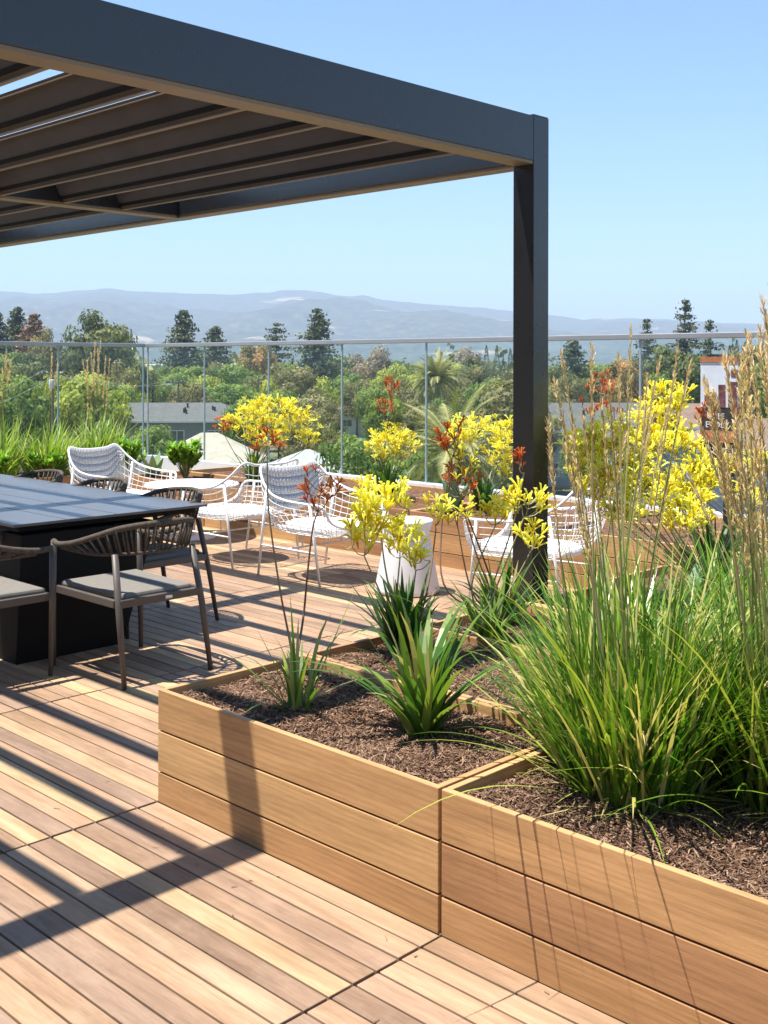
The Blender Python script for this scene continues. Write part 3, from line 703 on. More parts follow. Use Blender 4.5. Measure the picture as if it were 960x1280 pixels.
def paw_plant(label, base, nleaf, llen, lw, heads, seed, leaf_t=(0.2, 0.8), lean=(0.05, 0.9), mat=M_paw, group=None):
    """heads: (world centre, radii(3), n flowers, flower size, 'y'/'r', stem material, via point or None)"""
    t = thing('kangaroo_paw', label, 'flowering plant', base, 0, group or 'kangaroo paw plants'); rr = random.Random(seed); B = Vector(base)
    m = MB()
    for i in range(nleaf):
        az = rr.uniform(0, 2*PI); b0 = Vector((math.cos(az), math.sin(az), 0))*rr.uniform(0, 0.045)
        add_blade(m, (b0.x, b0.y, -0.02), az+rr.gauss(0, 0.4), rr.uniform(*lean)*rr.random()**0.5, llen*rr.uniform(0.5, 1.1), rr.uniform(-0.1, 1.7), lw*rr.uniform(0.6, 1.1), rr.uniform(*leaf_t) if rr.random() > 0.08 else 1.0, 7)
    m.build('leaves', mat, t)
    for (c, R_, n, fs, colr, smat, via) in heads:
        c = Vector(c)-B; bot = c-Vector((0, 0, R_[2]*1.1))
        b0 = Vector((rr.uniform(-1, 1), rr.uniform(-1, 1), 0))*0.03
        pts = [b0] + ([Vector(v_)-B for v_ in via] if via else [b0.lerp(bot, 0.5)+Vector((rr.uniform(-1, 1), rr.uniform(-1, 1), 0))*0.03]) + [bot]
        cv = catmull(pts, 6)
        m = MB(); k = len(cv); m.tube(cv, [0.0052-0.0024*i/k for i in range(k)], 6, rr.uniform(0.2, 0.9), cap=False)
        fm = MB(); nodes = [bot]
        for i in range(max(3, n//4)):
            o = Vector((rr.gauss(0, 0.5)*R_[0], rr.gauss(0, 0.5)*R_[1], rr.uniform(-0.9, 0.6)*R_[2])); q = c+o
            par = min(nodes, key=lambda z: (z-q).length+(5 if z.z > q.z else 0))
            m.tube(catmull([par, par.lerp(q, 0.5)+Vector((0, 0, -0.012)), q], 3), [0.0022]*7, 4, rr.random(), cap=False); nodes.append(q)
        for i in range(n):
            while True:
                o = Vector((rr.uniform(-1, 1), rr.uniform(-1, 1), rr.uniform(-1, 1)))
                if o.length < 1: break
            q = c+Vector((o.x*R_[0], o.y*R_[1], o.z*R_[2])); par = min(nodes, key=lambda z: (z-q).length)
            m.tube([par, par.lerp(q, 0.6)+Vector((0, 0, -0.008)), q], [0.002, 0.0018, 0.0018], 4, rr.random(), cap=False)
            paw_flower(fm, q, Vector((o.x*0.7, o.y*0.7, 0.75+0.5*rr.random())), fs*rr.uniform(0.75, 1.2), rr)
        s = m.build('flower_stem', smat, t)
        fm.build('blossom', M_yellow if colr == 'y' else M_red, s)
    return t
# front beds
K1 = onz(372, 884, 0.37)
paw_plant('small kangaroo paw with thin dark stems and few red blooms in the corner planter', K1, 30, 0.44, 0.009,
  [(at(334, 556, 4.45), (0.05, 0.05, 0.045), 7, 0.036, 'r', M_stemdark, [at(362, 800, 4.45), at(350, 737, 4.45), at(336, 640, 4.45)]),
   (at(398, 610, 4.4), (0.09, 0.09, 0.085), 13, 0.036, 'r', M_stemdark, [at(378, 780, 4.42), at(384, 720, 4.4), at(391, 660, 4.4)])], 31, (0.5, 1.0), (0.1, 1.35))
K2 = onz(528, 915, 0.37)
paw_plant('leafy green kangaroo paw without blooms at the middle of the corner planter', K2, 74, 0.50, 0.019, [], 32, (0.15, 0.82), (0.03, 0.85))
K3 = onz(505, 815, 0.37)
paw_plant('yellow kangaroo paw over dark strap leaves in front of the white drum stool', K3, 100, 0.38, 0.016,
  [(at(475, 625, 4.75), (0.13, 0.13, 0.07), 32, 0.063, 'y', M_stempale, [at(492, 760, 4.75), at(480, 700, 4.75)]),
   (at(455, 665, 4.7), (0.08, 0.08, 0.09), 25, 0.063, 'y', M_stempale, [at(487, 770, 4.75)]),
   (at(500, 672, 4.8), (0.08, 0.08, 0.08), 23, 0.060, 'y', M_stempale, None),
   (at(520, 698, 4.7), (0.06, 0.06, 0.045), 12, 0.058, 'y', M_stempale, None),
   (at(545, 640, 5.0), (0.07, 0.07, 0.07), 10, 0.054, 'y', M_stemdark, None)], 33, (0.0, 0.5), (0.05, 0.85))
K4 = onz(612, 800, 0.37)
paw_plant('kangaroo paw with pale leaning stems and yellow blooms in front of the pergola post', K4, 36, 0.34, 0.014,
  [(at(655, 628, 4.85), (0.10, 0.10, 0.06), 18, 0.060, 'y', M_stempale, [at(606, 775, 4.85), at(628, 715, 4.85)]),
   (at(620, 640, 4.95), (0.09, 0.09, 0.05), 13, 0.059, 'y', M_stempale, [at(604, 790, 4.9), at(590, 730, 4.9)]),
   (at(664, 672, 4.8), (0.06, 0.06, 0.05), 11, 0.058, 'y', M_stempale, [at(620, 770, 4.8), at(650, 715, 4.8)]),
   (at(655, 578, 4.9), (0.04, 0.04, 0.04), 6, 0.042, 'r', M_stempale, [at(598, 790, 4.9), at(640, 660, 4.9)])], 34, (0.4, 0.9), (0.2, 1.0))
K5 = onz(628, 775, 0.37)
paw_plant('kangaroo paw with mixed red and dull yellow blooms left of the pergola post', K5, 56, 0.36, 0.015,
  [(at(565, 545, 5.3), (0.07, 0.07, 0.10), 15, 0.042, 'r', M_stemdark, [at(560, 740, 5.2), at(552, 660, 5.3)]),
   (at(575, 600, 5.3), (0.10, 0.10, 0.07), 14, 0.042, 'r', M_stemdark, None),
   (at(570, 580, 5.3), (0.10, 0.10, 0.10), 15, 0.052, 'y', M_stemdark, None),
   (at(572, 640, 5.2), (0.10, 0.10, 0.06), 12, 0.052, 'y', M_stemdark, [at(590, 740, 5.2)])], 35, (0.3, 0.8), (0.3, 1.1))
# the big yellow plant right of the post
K6 = Vector((0.55, 3.15, 0.37))
def yc(x, y, d, r, n, fs=0.056): return (at(x, y, d), (r, r, r*0.85), int(n*1.7), fs, 'y', M_stempale, None)
paw_plant('large kangaroo paw covered in bright yellow blooms right of the pergola post', K6, 90, 0.48, 0.016,
  [yc(760, 548, 5.9, 0.13, 36), yc(800, 560, 5.8, 0.14, 40), yc(838, 500, 6.0, 0.11, 30), yc(845, 550, 5.9, 0.12, 34), yc(868, 605, 5.8, 0.14, 42), yc(820, 615, 5.7, 0.13, 34), yc(745, 610, 5.9, 0.10, 20), yc(778, 640, 5.7, 0.10, 20), yc(722, 560, 6.0, 0.09, 14), yc(850, 650, 5.6, 0.09, 16), yc(790, 600, 5.75, 0.12, 30), yc(815, 525, 5.95, 0.11, 26), yc(730, 590, 6.0, 0.09, 16), yc(885, 585, 5.8, 0.11, 26), yc(760, 590, 5.8, 0.11, 24), yc(868, 640, 5.65, 0.10, 22)], 36, (0.15, 0.6), (0.05, 0.8))
K7 = Vector((0.75, 3.9, 0.37))
paw_plant('red kangaroo paw rising behind the large yellow one', K7, 40, 0.4, 0.014,
  [(at(752, 482, 6.9), (0.09, 0.09, 0.07), 16, 0.042, 'r', M_stemdark, None), (at(738, 510, 6.8), (0.09, 0.09, 0.05), 9, 0.042, 'r', M_stemdark, None), (at(768, 515, 6.8), (0.06, 0.06, 0.05), 7, 0.042, 'r', M_stemdark, None),
   (at(880, 520, 6.8), (0.06, 0.06, 0.08), 9, 0.042, 'r', M_stemdark, None)], 37, (0.2, 0.7))
K8 = Vector((1.3, 4.4, 0.37))
paw_plant('small yellow kangaroo paw seen through the plume sheaf at the right edge', K8, 30, 0.4, 0.014, [yc(942, 585, 6.2, 0.10, 18), yc(935, 620, 6.1, 0.08, 12)], 38)
# back beds along the guard
KB1, DB1 = bed(318, 4.95); D1 = DB1-0.1
def yb(x, y, d, r, n): return (at(x, y, d), (r*1.2, r*1.2, r*0.8), int(n*1.7), 0.062, 'y', M_stempale, None)
paw_plant('broad yellow kangaroo paw in the back planter above the white chairs', KB1, 70, 0.42, 0.018,
  [yb(305, 530, D1, 0.19, 34), yb(345, 515, D1, 0.20, 40), yb(335, 545, D1, 0.20, 36), yb(372, 530, D1, 0.19, 36), yb(320, 512, D1, 0.15, 22), yb(385, 548, D1, 0.1, 12),
   (at(280, 532, D1), (0.11, 0.11, 0.08), 13, 0.05, 'r', M_stemdark, None), (at(325, 560, D1), (0.16, 0.16, 0.08), 14, 0.05, 'r', M_stemdark, None)], 41, (0.2, 0.7))
KB2, DB2 = bed(484, 4.95)
paw_plant('round yellow kangaroo paw with a tall red stalk in the back planter', KB2, 60, 0.42, 0.018,
  [yb(490, 552, DB2, 0.17, 36), yb(478, 562, DB2, 0.13, 20), yb(502, 560, DB2, 0.13, 20),
   (at(490, 485, DB2), (0.10, 0.10, 0.09), 16, 0.05, 'r', M_stemdark, [at(478, 590, DB2), at(484, 535, DB2)]), (at(484, 512, DB2), (0.10, 0.10, 0.12), 14, 0.05, 'r', M_stemdark, [at(480, 590, DB2)])], 42, (0.05, 0.5))
KB3, DB3 = bed(603, 5.0)
paw_plant('yellow kangaroo paw in the back planter just left of the pergola post', KB3, 60, 0.42, 0.018,
  [yb(588, 535, DB3, 0.13, 20), yb(580, 552, DB3, 0.12, 16), yb(628, 540, DB3, 0.15, 26), yb(622, 565, DB3, 0.14, 24), yb(632, 585, DB3, 0.10, 12)], 43, (0.05, 0.5))
def bush(label, base, n, h, rad, lsize, seed):
    t = thing('leafy_shrub', label, 'shrub', base, 0, 'bright green shrubs'); rr = random.Random(seed); m = MB(); st = MB()
    for i in range(n):
        az = rr.uniform(0, 2*PI); tip = Vector((math.cos(az)*rad*math.sqrt(rr.random()), math.sin(az)*rad*math.sqrt(rr.random()), h*rr.uniform(0.45, 1)))
        st.tube([(0, 0, -0.02), tip*0.5+Vector((0, 0, 0.03)), tip], [0.005, 0.004, 0.002], 4, rr.random(), cap=False)
        for k in range(24):
            q = tip*rr.uniform(0.6, 1.0); a2 = rr.uniform(0, 2*PI)
            add_blade(m, q, a2, rr.uniform(0.3, 1.1), lsize*rr.uniform(0.7, 1.2), rr.uniform(0.2, 1.0), lsize*0.16, rr.random(), 4)
    st.build('stems', M_stalk, t); m.build('foliage', M_bush, t)
bush('bright green leafy shrub right of the lounge chair in the back planter', bed(232, 4.75)[0], 40, 0.40, 0.2, 0.10, 51)
bush('bright green shrub behind the left lounge chair back', Vector((-7.15, 4.55, 0.37)), 20, 0.38, 0.2, 0.09, 52)
bush('green shrub left of the white lounge chair at the table end', Vector((-7.5, 3.75, 0.37)), 24, 0.28, 0.22, 0.09, 53)
bush('green shrub at the left edge above the dark table', Vector((-7.6, 3.2, 0.37)), 26, 0.28, 0.22, 0.09, 54)
def agave(label, base, n, L, w, seed):
    t = thing('agave', label, 'succulent', base, 0, 'broad leaved agaves'); rr = random.Random(seed); m = MB()
    for i in range(n):
        add_blade(m, (0, 0, 0), i*2.4+rr.uniform(-0.2, 0.2), rr.uniform(0.15, 0.9), L*rr.uniform(0.7, 1), rr.uniform(-0.2, 0.5), w, rr.random(), 6)
    m.build('leaves', M_agave, t)
agave('small grey green agave behind the round coffee table', bed(192, 4.6)[0], 9, 0.32, 0.05, 55)
agave('green agave behind the drum stool in the back planter', bed(566, 4.7)[0], 11, 0.34, 0.06, 56)
agave('broad grey agave at the foot of the large yellow kangaroo paw', Vector((0.75, 2.55, 0.37)), 9, 0.30, 0.05, 57)

HAZE = 2.0e-4
# ------------------------------------------------------------------ the valley beyond the roof
GZ = -12.0
M_ground = None
def ground_mat():
    m, nt, out = newmat('suburban ground')
    n = N(nt, 'ShaderNodeTexNoise', Scale=0.02, Detail=8.0, Roughness=0.7); nt.links.new(coords(nt), n.inputs['Vector'])
    r = ramp(nt, n.outputs[0], [(0.3, (0.05, 0.075, 0.03)), (0.5, (0.10, 0.12, 0.05)), (0.62, (0.20, 0.17, 0.10)), (0.75, (0.14, 0.14, 0.13))])
    b = N(nt, 'ShaderNodeBsdfPrincipled', Roughness=0.95); nt.links.new(r.outputs[0], b.inputs['Base Color']); nt.links.new(b.outputs[0], out.inputs[0]); return m
m = MB(); m.quad((-9800, -9800, GZ), (9800, -9800, GZ), (9800, 9800, GZ), (-9800, 9800, GZ)); tag(m.build('ground', ground_mat()), kind='structure')
# hills
def lerp_tab(tab, x):
    if x <= tab[0][0]: return tab[0][1]
    for (a, b), (c, d_) in zip(tab[:-1], tab[1:]):
        if x <= c: return b+(d_-b)*(x-a)/(c-a)
    return tab[-1][1]
RID = [(-900, 372), (-500, 360), (-200, 368), (0, 365), (60, 368), (100, 363), (135, 361), (170, 364), (230, 367), (290, 368), (335, 366), (350, 363), (385, 362.5), (430, 370), (455, 369), (475, 374), (520, 379), (600, 384), (645, 389), (690, 393), (715, 397), (730, 399), (760, 396.5), (800, 397), (850, 399), (900, 402), (930, 403), (960, 404), (1200, 410), (1700, 405)]
def hills_mat():
    m, nt, out = newmat('forested hills')
    n = N(nt, 'ShaderNodeTexNoise', Scale=0.02, Detail=9.0, Roughness=0.75); nt.links.new(coords(nt), n.inputs['Vector'])
    r = ramp(nt, n.outputs[0], [(0.38, (0.018, 0.032, 0.02)), (0.52, (0.05, 0.068, 0.038)), (0.66, (0.15, 0.14, 0.075))])
    n2 = N(nt, 'ShaderNodeTexNoise', Scale=0.0022, Detail=4.0, Roughness=0.55, Distortion=0.8); nt.links.new(coords(nt, (1, 1, 3)), n2.inputs['Vector'])
    w2 = ramp(nt, n2.outputs[0], [(0.655, (0, 0, 0)), (0.69, (1, 1, 1))])
    c = mixc(nt, w2.outputs[0], r.outputs[0], (0.36, 0.29, 0.18))
    b = N(nt, 'ShaderNodeBsdfPrincipled', Roughness=1.0); b.inputs['Specular IOR Level'].default_value = 0
    nt.links.new(c, b.inputs['Base Color']); nt.links.new(b.outputs[0], out.inputs[0]); return m
m = MB(); NA, ND = 300, 70; HD0, HD1 = 3200.0, 7600.0
for j in range(ND+1):
    s = j/ND
    for i in range(NA+1):
        px = -900+2600*i/NA; dist = HD0+(HD1-HD0)*s*1.08
        P = at(px, CHY, dist)
        q = min(1.0, s*1.08); sm = q**1.25
        top = 1.6+(CHY-lerp_tab(RID, px))/CF*HD1
        nz = mnoise.fractal(Vector((P.x/900, P.y/900, 0.3)), 1.0, 2.1, 6)
        hh = (top-GZ)*(sm + 0.25*nz*math.sin(PI*q)**0.8)
        if s > 0.93: hh = (top-GZ)*(1-(s-0.93)*3)
        nf = mnoise.fractal(Vector((P.x/120, P.y/120, 0.7)), 1.0, 2.1, 4)
        m.v.append((P.x, P.y, GZ-1+max(0, hh)+nf*6*q))
for j in range(ND):
    for i in range(NA):
        a = j*(NA+1)+i; m.f.append((a, a+1, a+NA+2, a+NA+1)); m.t.append(0.5)
tag(m.build('hills', hills_mat(), smooth=True), kind='structure')

# ---- trees: prototypes one unit tall and one unit wide, copied and scaled
M_bark = plain('bark', (0.13, 0.10, 0.075), 0.9, 0, 0.3, 6)
def fol(name, a, b, c, tr=0.38): return leafmat(name, [(0, a), (0.55, b), (1, c)], tr, 0.6, 0.0, 0.2)
F_green = fol('green foliage', (0.086, 0.148, 0.043), (0.185, 0.266, 0.070), (0.345, 0.396, 0.109))
F_dark = fol('dark foliage', (0.068, 0.100, 0.043), (0.148, 0.177, 0.064), (0.272, 0.266, 0.098))
F_lime = fol('lime foliage', (0.197, 0.258, 0.055), (0.394, 0.435, 0.087), (0.641, 0.593, 0.153))
F_olive = fol('olive foliage', (0.148, 0.148, 0.076), (0.272, 0.247, 0.119), (0.444, 0.366, 0.185))
F_grey = fol('grey foliage', (0.185, 0.148, 0.119), (0.321, 0.247, 0.195), (0.469, 0.356, 0.283))
F_rust = fol('rust tinged foliage', (0.148, 0.148, 0.055), (0.321, 0.247, 0.087), (0.690, 0.356, 0.153))
F_con = fol('conifer needles', (0.057, 0.087, 0.052), (0.118, 0.145, 0.077), (0.234, 0.226, 0.120), 0.12)
F_conb = fol('browning conifer needles', (0.148, 0.100, 0.064), (0.296, 0.188, 0.119), (0.469, 0.296, 0.195), 0.12)
F_palm = fol('palm fronds', (0.148, 0.168, 0.064), (0.296, 0.296, 0.109), (0.641, 0.534, 0.239), 0.2)
def rq(m, P, s, rr, t, flat=0.0):
    a = Vector((rr.gauss(0, 1), rr.gauss(0, 1), rr.gauss(0, 1)*(1-flat))).normalized(); b = a.cross(Vector((rr.gauss(0, 1), rr.gauss(0, 1), rr.gauss(0, 1)))).normalized()
    s2 = s*rr.uniform(0.5, 0.9)
    m.quad(P-a*s, P-b*s2, P+a*s, P+b*s2, t)
def lq(m, P, nv, s, rr, t):
    nv = (nv+Vector((rr.gauss(0, .35), rr.gauss(0, .35), rr.gauss(0, .35)))).normalized(); a = nv.orthogonal().normalized(); b = nv.cross(a); th = rr.uniform(0, 6.28)
    e = a*math.cos(th)+b*math.sin(th); g = nv.cross(e); s2 = s*rr.uniform(0.5, 0.9)
    m.quad(P-e*s, P-g*s2, P+e*s, P+g*s2, t)
def trunk_mesh(rr, top, r, limbs):
    m = MB(); c = [(0, 0, 0), (rr.uniform(-.02, .02), rr.uniform(-.02, .02), top*0.5), (0, 0, top)]
    m.tube(catmull(c, 3), [r*(1.15-0.6*i/6) for i in range(7)], 7)
    for L in limbs: m.tube([(0, 0, top*0.75), Vector((0, 0, top*0.8)).lerp(Vector(L), 0.5)+Vector((0, 0, 0.02)), L], [r*0.45, r*0.3, r*0.12], 5)
    return m
def proto(name, kind, foliage, seed):
    rr = random.Random(seed)
    t = thing(name, 'x', 'tree', (0, 0, 0)); cm = MB()
    if kind in ('broad', 'open', 'low'):
        cl = []; n = {'broad': 54, 'open': 34, 'low': 40}[kind]; zc, rz_ = {'broad': (0.60, 0.32), 'open': (0.62, 0.30), 'low': (0.52, 0.40)}[kind]
        for i in range(n):
            v = Vector((rr.gauss(0, 1), rr.gauss(0, 1), rr.gauss(0, 1))).normalized()*rr.uniform(0.45, 1.0)
            if v.z < -0.6: v.z *= 0.6
            R = rr.uniform(0.09, 0.16)
            cl.append((Vector((v.x*(0.5-R*0.8), v.y*(0.5-R*0.8), zc+v.z*rz_)), R, rr.uniform(0.1, 0.9)))
        nq = 190 if kind != 'open' else 100
        for c, R, tt in cl:
            for k in range(nq):
                v = Vector((rr.gauss(0, 1), rr.gauss(0, 1), rr.gauss(0, 1))).normalized()*R*rr.uniform(0.55, 1.12)
                v.z *= 0.8
                lq(cm, c+v, (v.normalized()*0.75+(c-Vector((0, 0, zc))).normalized()*0.4), rr.uniform(0.014, 0.028), rr, min(1, max(0, tt+rr.gauss(0, 0.18))))
        tm = trunk_mesh(rr, 0.5, 0.022, [c for c, R, tt in cl[:7]])
    elif kind in ('con', 'sparse', 'cedar'):
        tm = MB(); tm.tube([(0, 0, 0), (0, 0, 0.5), (0, 0, 0.99)], [0.03, 0.018, 0.003], 7)
        lv = {'con': 40, 'sparse': 26, 'cedar': 24}[kind]
        for i in range(lv):
            z = 0.10+0.89*(i+rr.random()*0.6)/lv
            w_ = 0.5*((1-z)/0.9)**(0.75 if kind != 'cedar' else 0.5)+0.015
            for b_ in range({'con': 9, 'sparse': 6, 'cedar': 6}[kind]):
                az = rr.uniform(0, 2*PI); L = w_*rr.uniform(0.55, 1.08); hx = Vector((math.cos(az), math.sin(az), 0)); tt = rr.uniform(0.1, 0.9)
                up = rr.uniform(0.02, 0.12)*(1 if z > 0.6 else -0.2)
                if kind == 'sparse': tm.tube([(0, 0, z), hx*L*0.9+Vector((0, 0, z+up*L))], [0.005, 0.002], 4)
                ns = max(3, int(L*30))
                for s in range(ns):
                    f_ = (s+0.5)/ns
                    P = hx*(L*f_)+Vector((0, 0, z+up*L*f_-0.035*L*f_*f_*2))
                    for q in range(4): rq(cm, P+Vector((rr.gauss(0, .016), rr.gauss(0, .016), rr.gauss(-0.006, .008))), rr.uniform(0.011, 0.022)*(1.1-0.3*f_), rr, min(1, max(0, tt+rr.gauss(0, .15))), 0.5)
    elif kind == 'cyp':
        tm = MB(); tm.tube([(0, 0, 0), (0, 0, 0.6)], [0.05, 0.02], 6)
        for i in range(1800):
            z = 0.04+0.95*rr.random(); R = 0.48*math.sin(PI*min(1, (0.10+0.9*z)))**0.6*(1-z*0.35); a = rr.uniform(0, 2*PI); q = R*rr.uniform(0.65, 1)
            rq(cm, Vector((math.cos(a)*q, math.sin(a)*q, z)), rr.uniform(0.012, 0.022), rr, rr.random())
    tm.build('trunk', M_bark, t); cm.build('crown', foliage, t)
    return t
PRO = {
 'green': [proto('broadleaf_tree', 'broad', F_green, 101), proto('broadleaf_tree', 'open', F_green, 102)],
 'dark': [proto('broadleaf_tree', 'broad', F_dark, 103), proto('broadleaf_tree', 'low', F_dark, 104)],
 'lime': [proto('broadleaf_tree', 'broad', F_lime, 105), proto('broadleaf_tree', 'open', F_lime, 106)],
 'olive': [proto('broadleaf_tree', 'low', F_olive, 107), proto('broadleaf_tree', 'broad', F_olive, 108)],
 'grey': [proto('broadleaf_tree', 'open', F_grey, 109)],
 'rust': [proto('broadleaf_tree', 'broad', F_rust, 110)],
 'con': [proto('conifer', 'con', F_con, 111), proto('conifer', 'con', F_con, 112)],
 'conb': [proto('conifer', 'con', F_conb, 113)],
 'sparse': [proto('conifer', 'sparse', F_con, 114)],
 'cedar': [proto('conifer', 'cedar', F_con, 115)],
 'cyp': [proto('cypress', 'cyp', F_con, 116)],
}
used = {}; seen = {}
LANDMARKS = [(22, 'the dark pointed conifer'), (60, 'the olive skyline tree'), (128, 'the largest round tree'), (181, 'the corner of the glass guard'), (229, 'the full dark conifer'), (269, 'the shorter paired conifer'), (345, 'the flat topped cedar'), (397, 'the spire conifer'), (432, 'the small white house'), (490, 'the tall red flower stalk'), (546, 'the round date palm'), (620, 'the cypress row'), (680, 'the pergola post'), (735, 'the blue grey gabled house'), (809, 'the conifer beside the tallest one'), (856, 'the tallest open conifer'), (900, 'the framed sign'), (950, 'the plume sheaf')]
def tree(x, ytop, wpx, dist, kind, label=None, group='broadleaf trees filling the valley'):
    P = at(x, ytop, dist); h = P.z-GZ; wd = wpx/CF*dist*{'con': 2.7, 'conb': 2.6, 'sparse': 2.0, 'cedar': 2.3, 'cyp': 1.25}.get(kind, 1.12)
    pl = PRO[kind]; i = used.get(kind, 0); used[kind] = i+1; p = pl[i % len(pl)]
    loc = (P.x, P.y, GZ); rz = (i*2.399) % (2*PI)
    words = {'green': 'mid green', 'dark': 'dark green', 'lime': 'light yellow green', 'olive': 'dull olive', 'grey': 'greyish half bare', 'rust': 'rust tinged', 'con': 'dark conifer', 'conb': 'browning conifer', 'sparse': 'open branched conifer', 'cedar': 'flat branched cedar', 'cyp': 'slim dark cypress'}[kind]
    lab = label
    if not lab:
        best = min(LANDMARKS, key=lambda q: abs(q[0]-x)); dx = x-best[0]
        rel = 'straight below' if abs(dx) < 8 else ('left of' if dx < 0 else 'right of')
        far = 'near' if dist < 125 else ('mid distance' if dist < 205 else 'far')
        size = 'wide' if wpx > 72 else ('small' if wpx < 55 else 'medium')
        lab = '%s %s %s tree %s %s' % (size, far, words, rel, best[1])
        k = seen.get(lab, 0); seen[lab] = k+1
        if k: lab = lab + [', the lower one', ', the lowest one', ', the hindmost one'][min(k-1, 2)]
    if i < len(pl):
        r = p; r.location = loc; r.rotation_euler = (0, 0, rz); r['label'] = lab; r['group'] = group
    else: r = dup(p, loc, rz, lab, group=group)
    r.scale = (wd, wd, h); return r
CG_ = 'tall conifers on the valley skyline'
for a in [
 (22, 382, 40, 260, 'con', 'dark pointed conifer left of the browning conifer on the skyline'), (43, 392, 46, 250, 'conb', 'browning conifer against the hills at the left'),
 (-4, 388, 40, 255, 'con', 'conifer cut by the left edge of the view'), (229, 386, 44, 280, 'con', 'full dark conifer above the rail left of the centre, taller of a pair'),
 (269, 407, 42, 270, 'con', 'shorter conifer right beside the taller full one'), (345, 402, 40, 290, 'cedar', 'flat topped cedar left of the spire conifer'),
 (397, 384, 44, 280, 'con', 'spire shaped conifer nearest the middle of the skyline'), (809, 396, 44, 240, 'sparse', 'conifer left of the tallest one right of the post'),
 (856, 371, 54, 250, 'sparse', 'tallest conifer, open branched, right of the pergola post'), (888, 397, 42, 245, 'sparse', 'conifer right of the tallest open branched one, above the sign'),
 (716, 424, 46, 230, 'con', 'rounded conifer standing just right of the pergola post')]: tree(*a, group=CG_)
for i, (x, y, wv) in enumerate([(608, 431, 13), (621, 431, 13), (629, 446, 10), (638, 435, 13), (912, 431, 13), (921, 424, 13)]):
    tree(x, y, wv, 255, 'cyp', ['slim cypress, leftmost of the row left of the pergola post', 'slim cypress, second from the left in the row by the post', 'shortest slim cypress in the row left of the post', 'slim cypress nearest the pergola post', 'shorter slim cypress behind the framed sign', 'taller slim cypress right behind the framed sign'][i], 'slim cypresses')
tree(128, 386, 96, 230, 'dark', 'largest dark round tree rising above the left part of the rail', 'trees on the skyline')
tree(60, 406, 54, 240, 'olive', 'olive tree between the browning conifer and the big dark round tree', 'trees on the skyline')
tree(185, 522, 74, 92, 'green', 'near green tree in front of the long grey roofed building', 'near trees below the guard')
tree(640, 474, 130, 120, 'olive', 'large olive tree partly behind the pergola post', 'near trees below the guard')
tree(450, 530, 110, 82, 'green', 'near bright tree below the tall red stalk', 'near trees below the guard')
tree(528, 552, 100, 70, 'green', 'near leafy tree below the date palm', 'near trees below the guard')
tree(724, 528, 56, 105, 'green', 'round green tree in front of the grey house right of the post', 'near trees below the guard')
tree(320, 428, 66, 250, 'rust', 'rust tinged tree below the flat topped cedar', 'trees on the skyline')
tree(782, 446, 70, 200, 'rust', 'rust tinged tree above the grey house right of the post', 'trees on the skyline')
tree(478, 458, 44, 250, 'lime', 'pale lime tree right of the bright green one near the middle', 'trees on the skyline')
tree(464, 430, 70, 320, 'grey', 'grey half bare tree near the middle of the valley', 'trees on the skyline')
tree(585, 431, 60, 400, 'grey', 'grey crowned tree on the skyline above the cypress row', 'trees on the skyline')
for a in [(20, 458, 96, 130, 'green'), (62, 458, 56, 160, 'lime'), (112, 460, 110, 140, 'lime'), (150, 448, 66, 190, 'olive'), (172, 448, 70, 200, 'dark'), 
 (95, 470, 50, 175, 'grey'), (200, 450, 46, 260, 'green'), (222, 462, 60, 220, 'green'), (250, 430, 36, 300, 'green'), (232, 452, 70, 240, 'green'), (256, 464, 56, 210, 'lime'), (300, 446, 80, 230, 'green'),
 (282, 474, 90, 190, 'green'), (236, 478, 60, 185, 'olive'), (345, 452, 90, 210, 'olive'), (372, 458, 80, 190, 'olive'), (350, 480, 90, 160, 'green'), (392, 482, 80, 150, 'olive'), (318, 492, 80, 140, 'green'), (380, 520, 60, 110, 'olive'),
 (430, 460, 70, 230, 'green'), (428, 440, 50, 330, 'green'), (500, 452, 50, 270, 'lime'), (520, 448, 50, 290, 'green'), (505, 470, 60, 200, 'olive'), (485, 492, 60, 150, 'green'), (525, 500, 70, 125, 'olive'), (590, 446, 50, 280, 'dark'), (575, 468, 66, 190, 'olive'), (608, 470, 66, 180, 'green'), (560, 520, 80, 100, 'green'), (600, 540, 80, 88, 'olive'),
 (700, 455, 60, 210, 'dark'), (745, 462, 56, 215, 'dark'), (760, 448, 60, 260, 'green'), (700, 492, 40, 150, 'olive'), (840, 428, 96, 225, 'dark'), (815, 446, 76, 215, 'dark'), (870, 440, 80, 215, 'dark'), (935, 432, 56, 220, 'olive'), (965, 442, 60, 190, 'green'), (940, 462, 50, 160, 'dark'), (680, 470, 60, 170, 'olive'), (655, 520, 70, 110, 'olive'), (90, 440, 60, 260, 'dark'), (40, 440, 70, 230, 'dark'), (5, 430, 70, 240, 'green'), (130, 436, 70, 250, 'dark'), (410, 500, 50, 140, 'olive'), (470, 478, 60, 190, 'green'), (545, 488, 60, 140, 'green'), (-20, 470, 90, 120, 'green'), (985, 455, 80, 130, 'green')]:
    tree(*a)
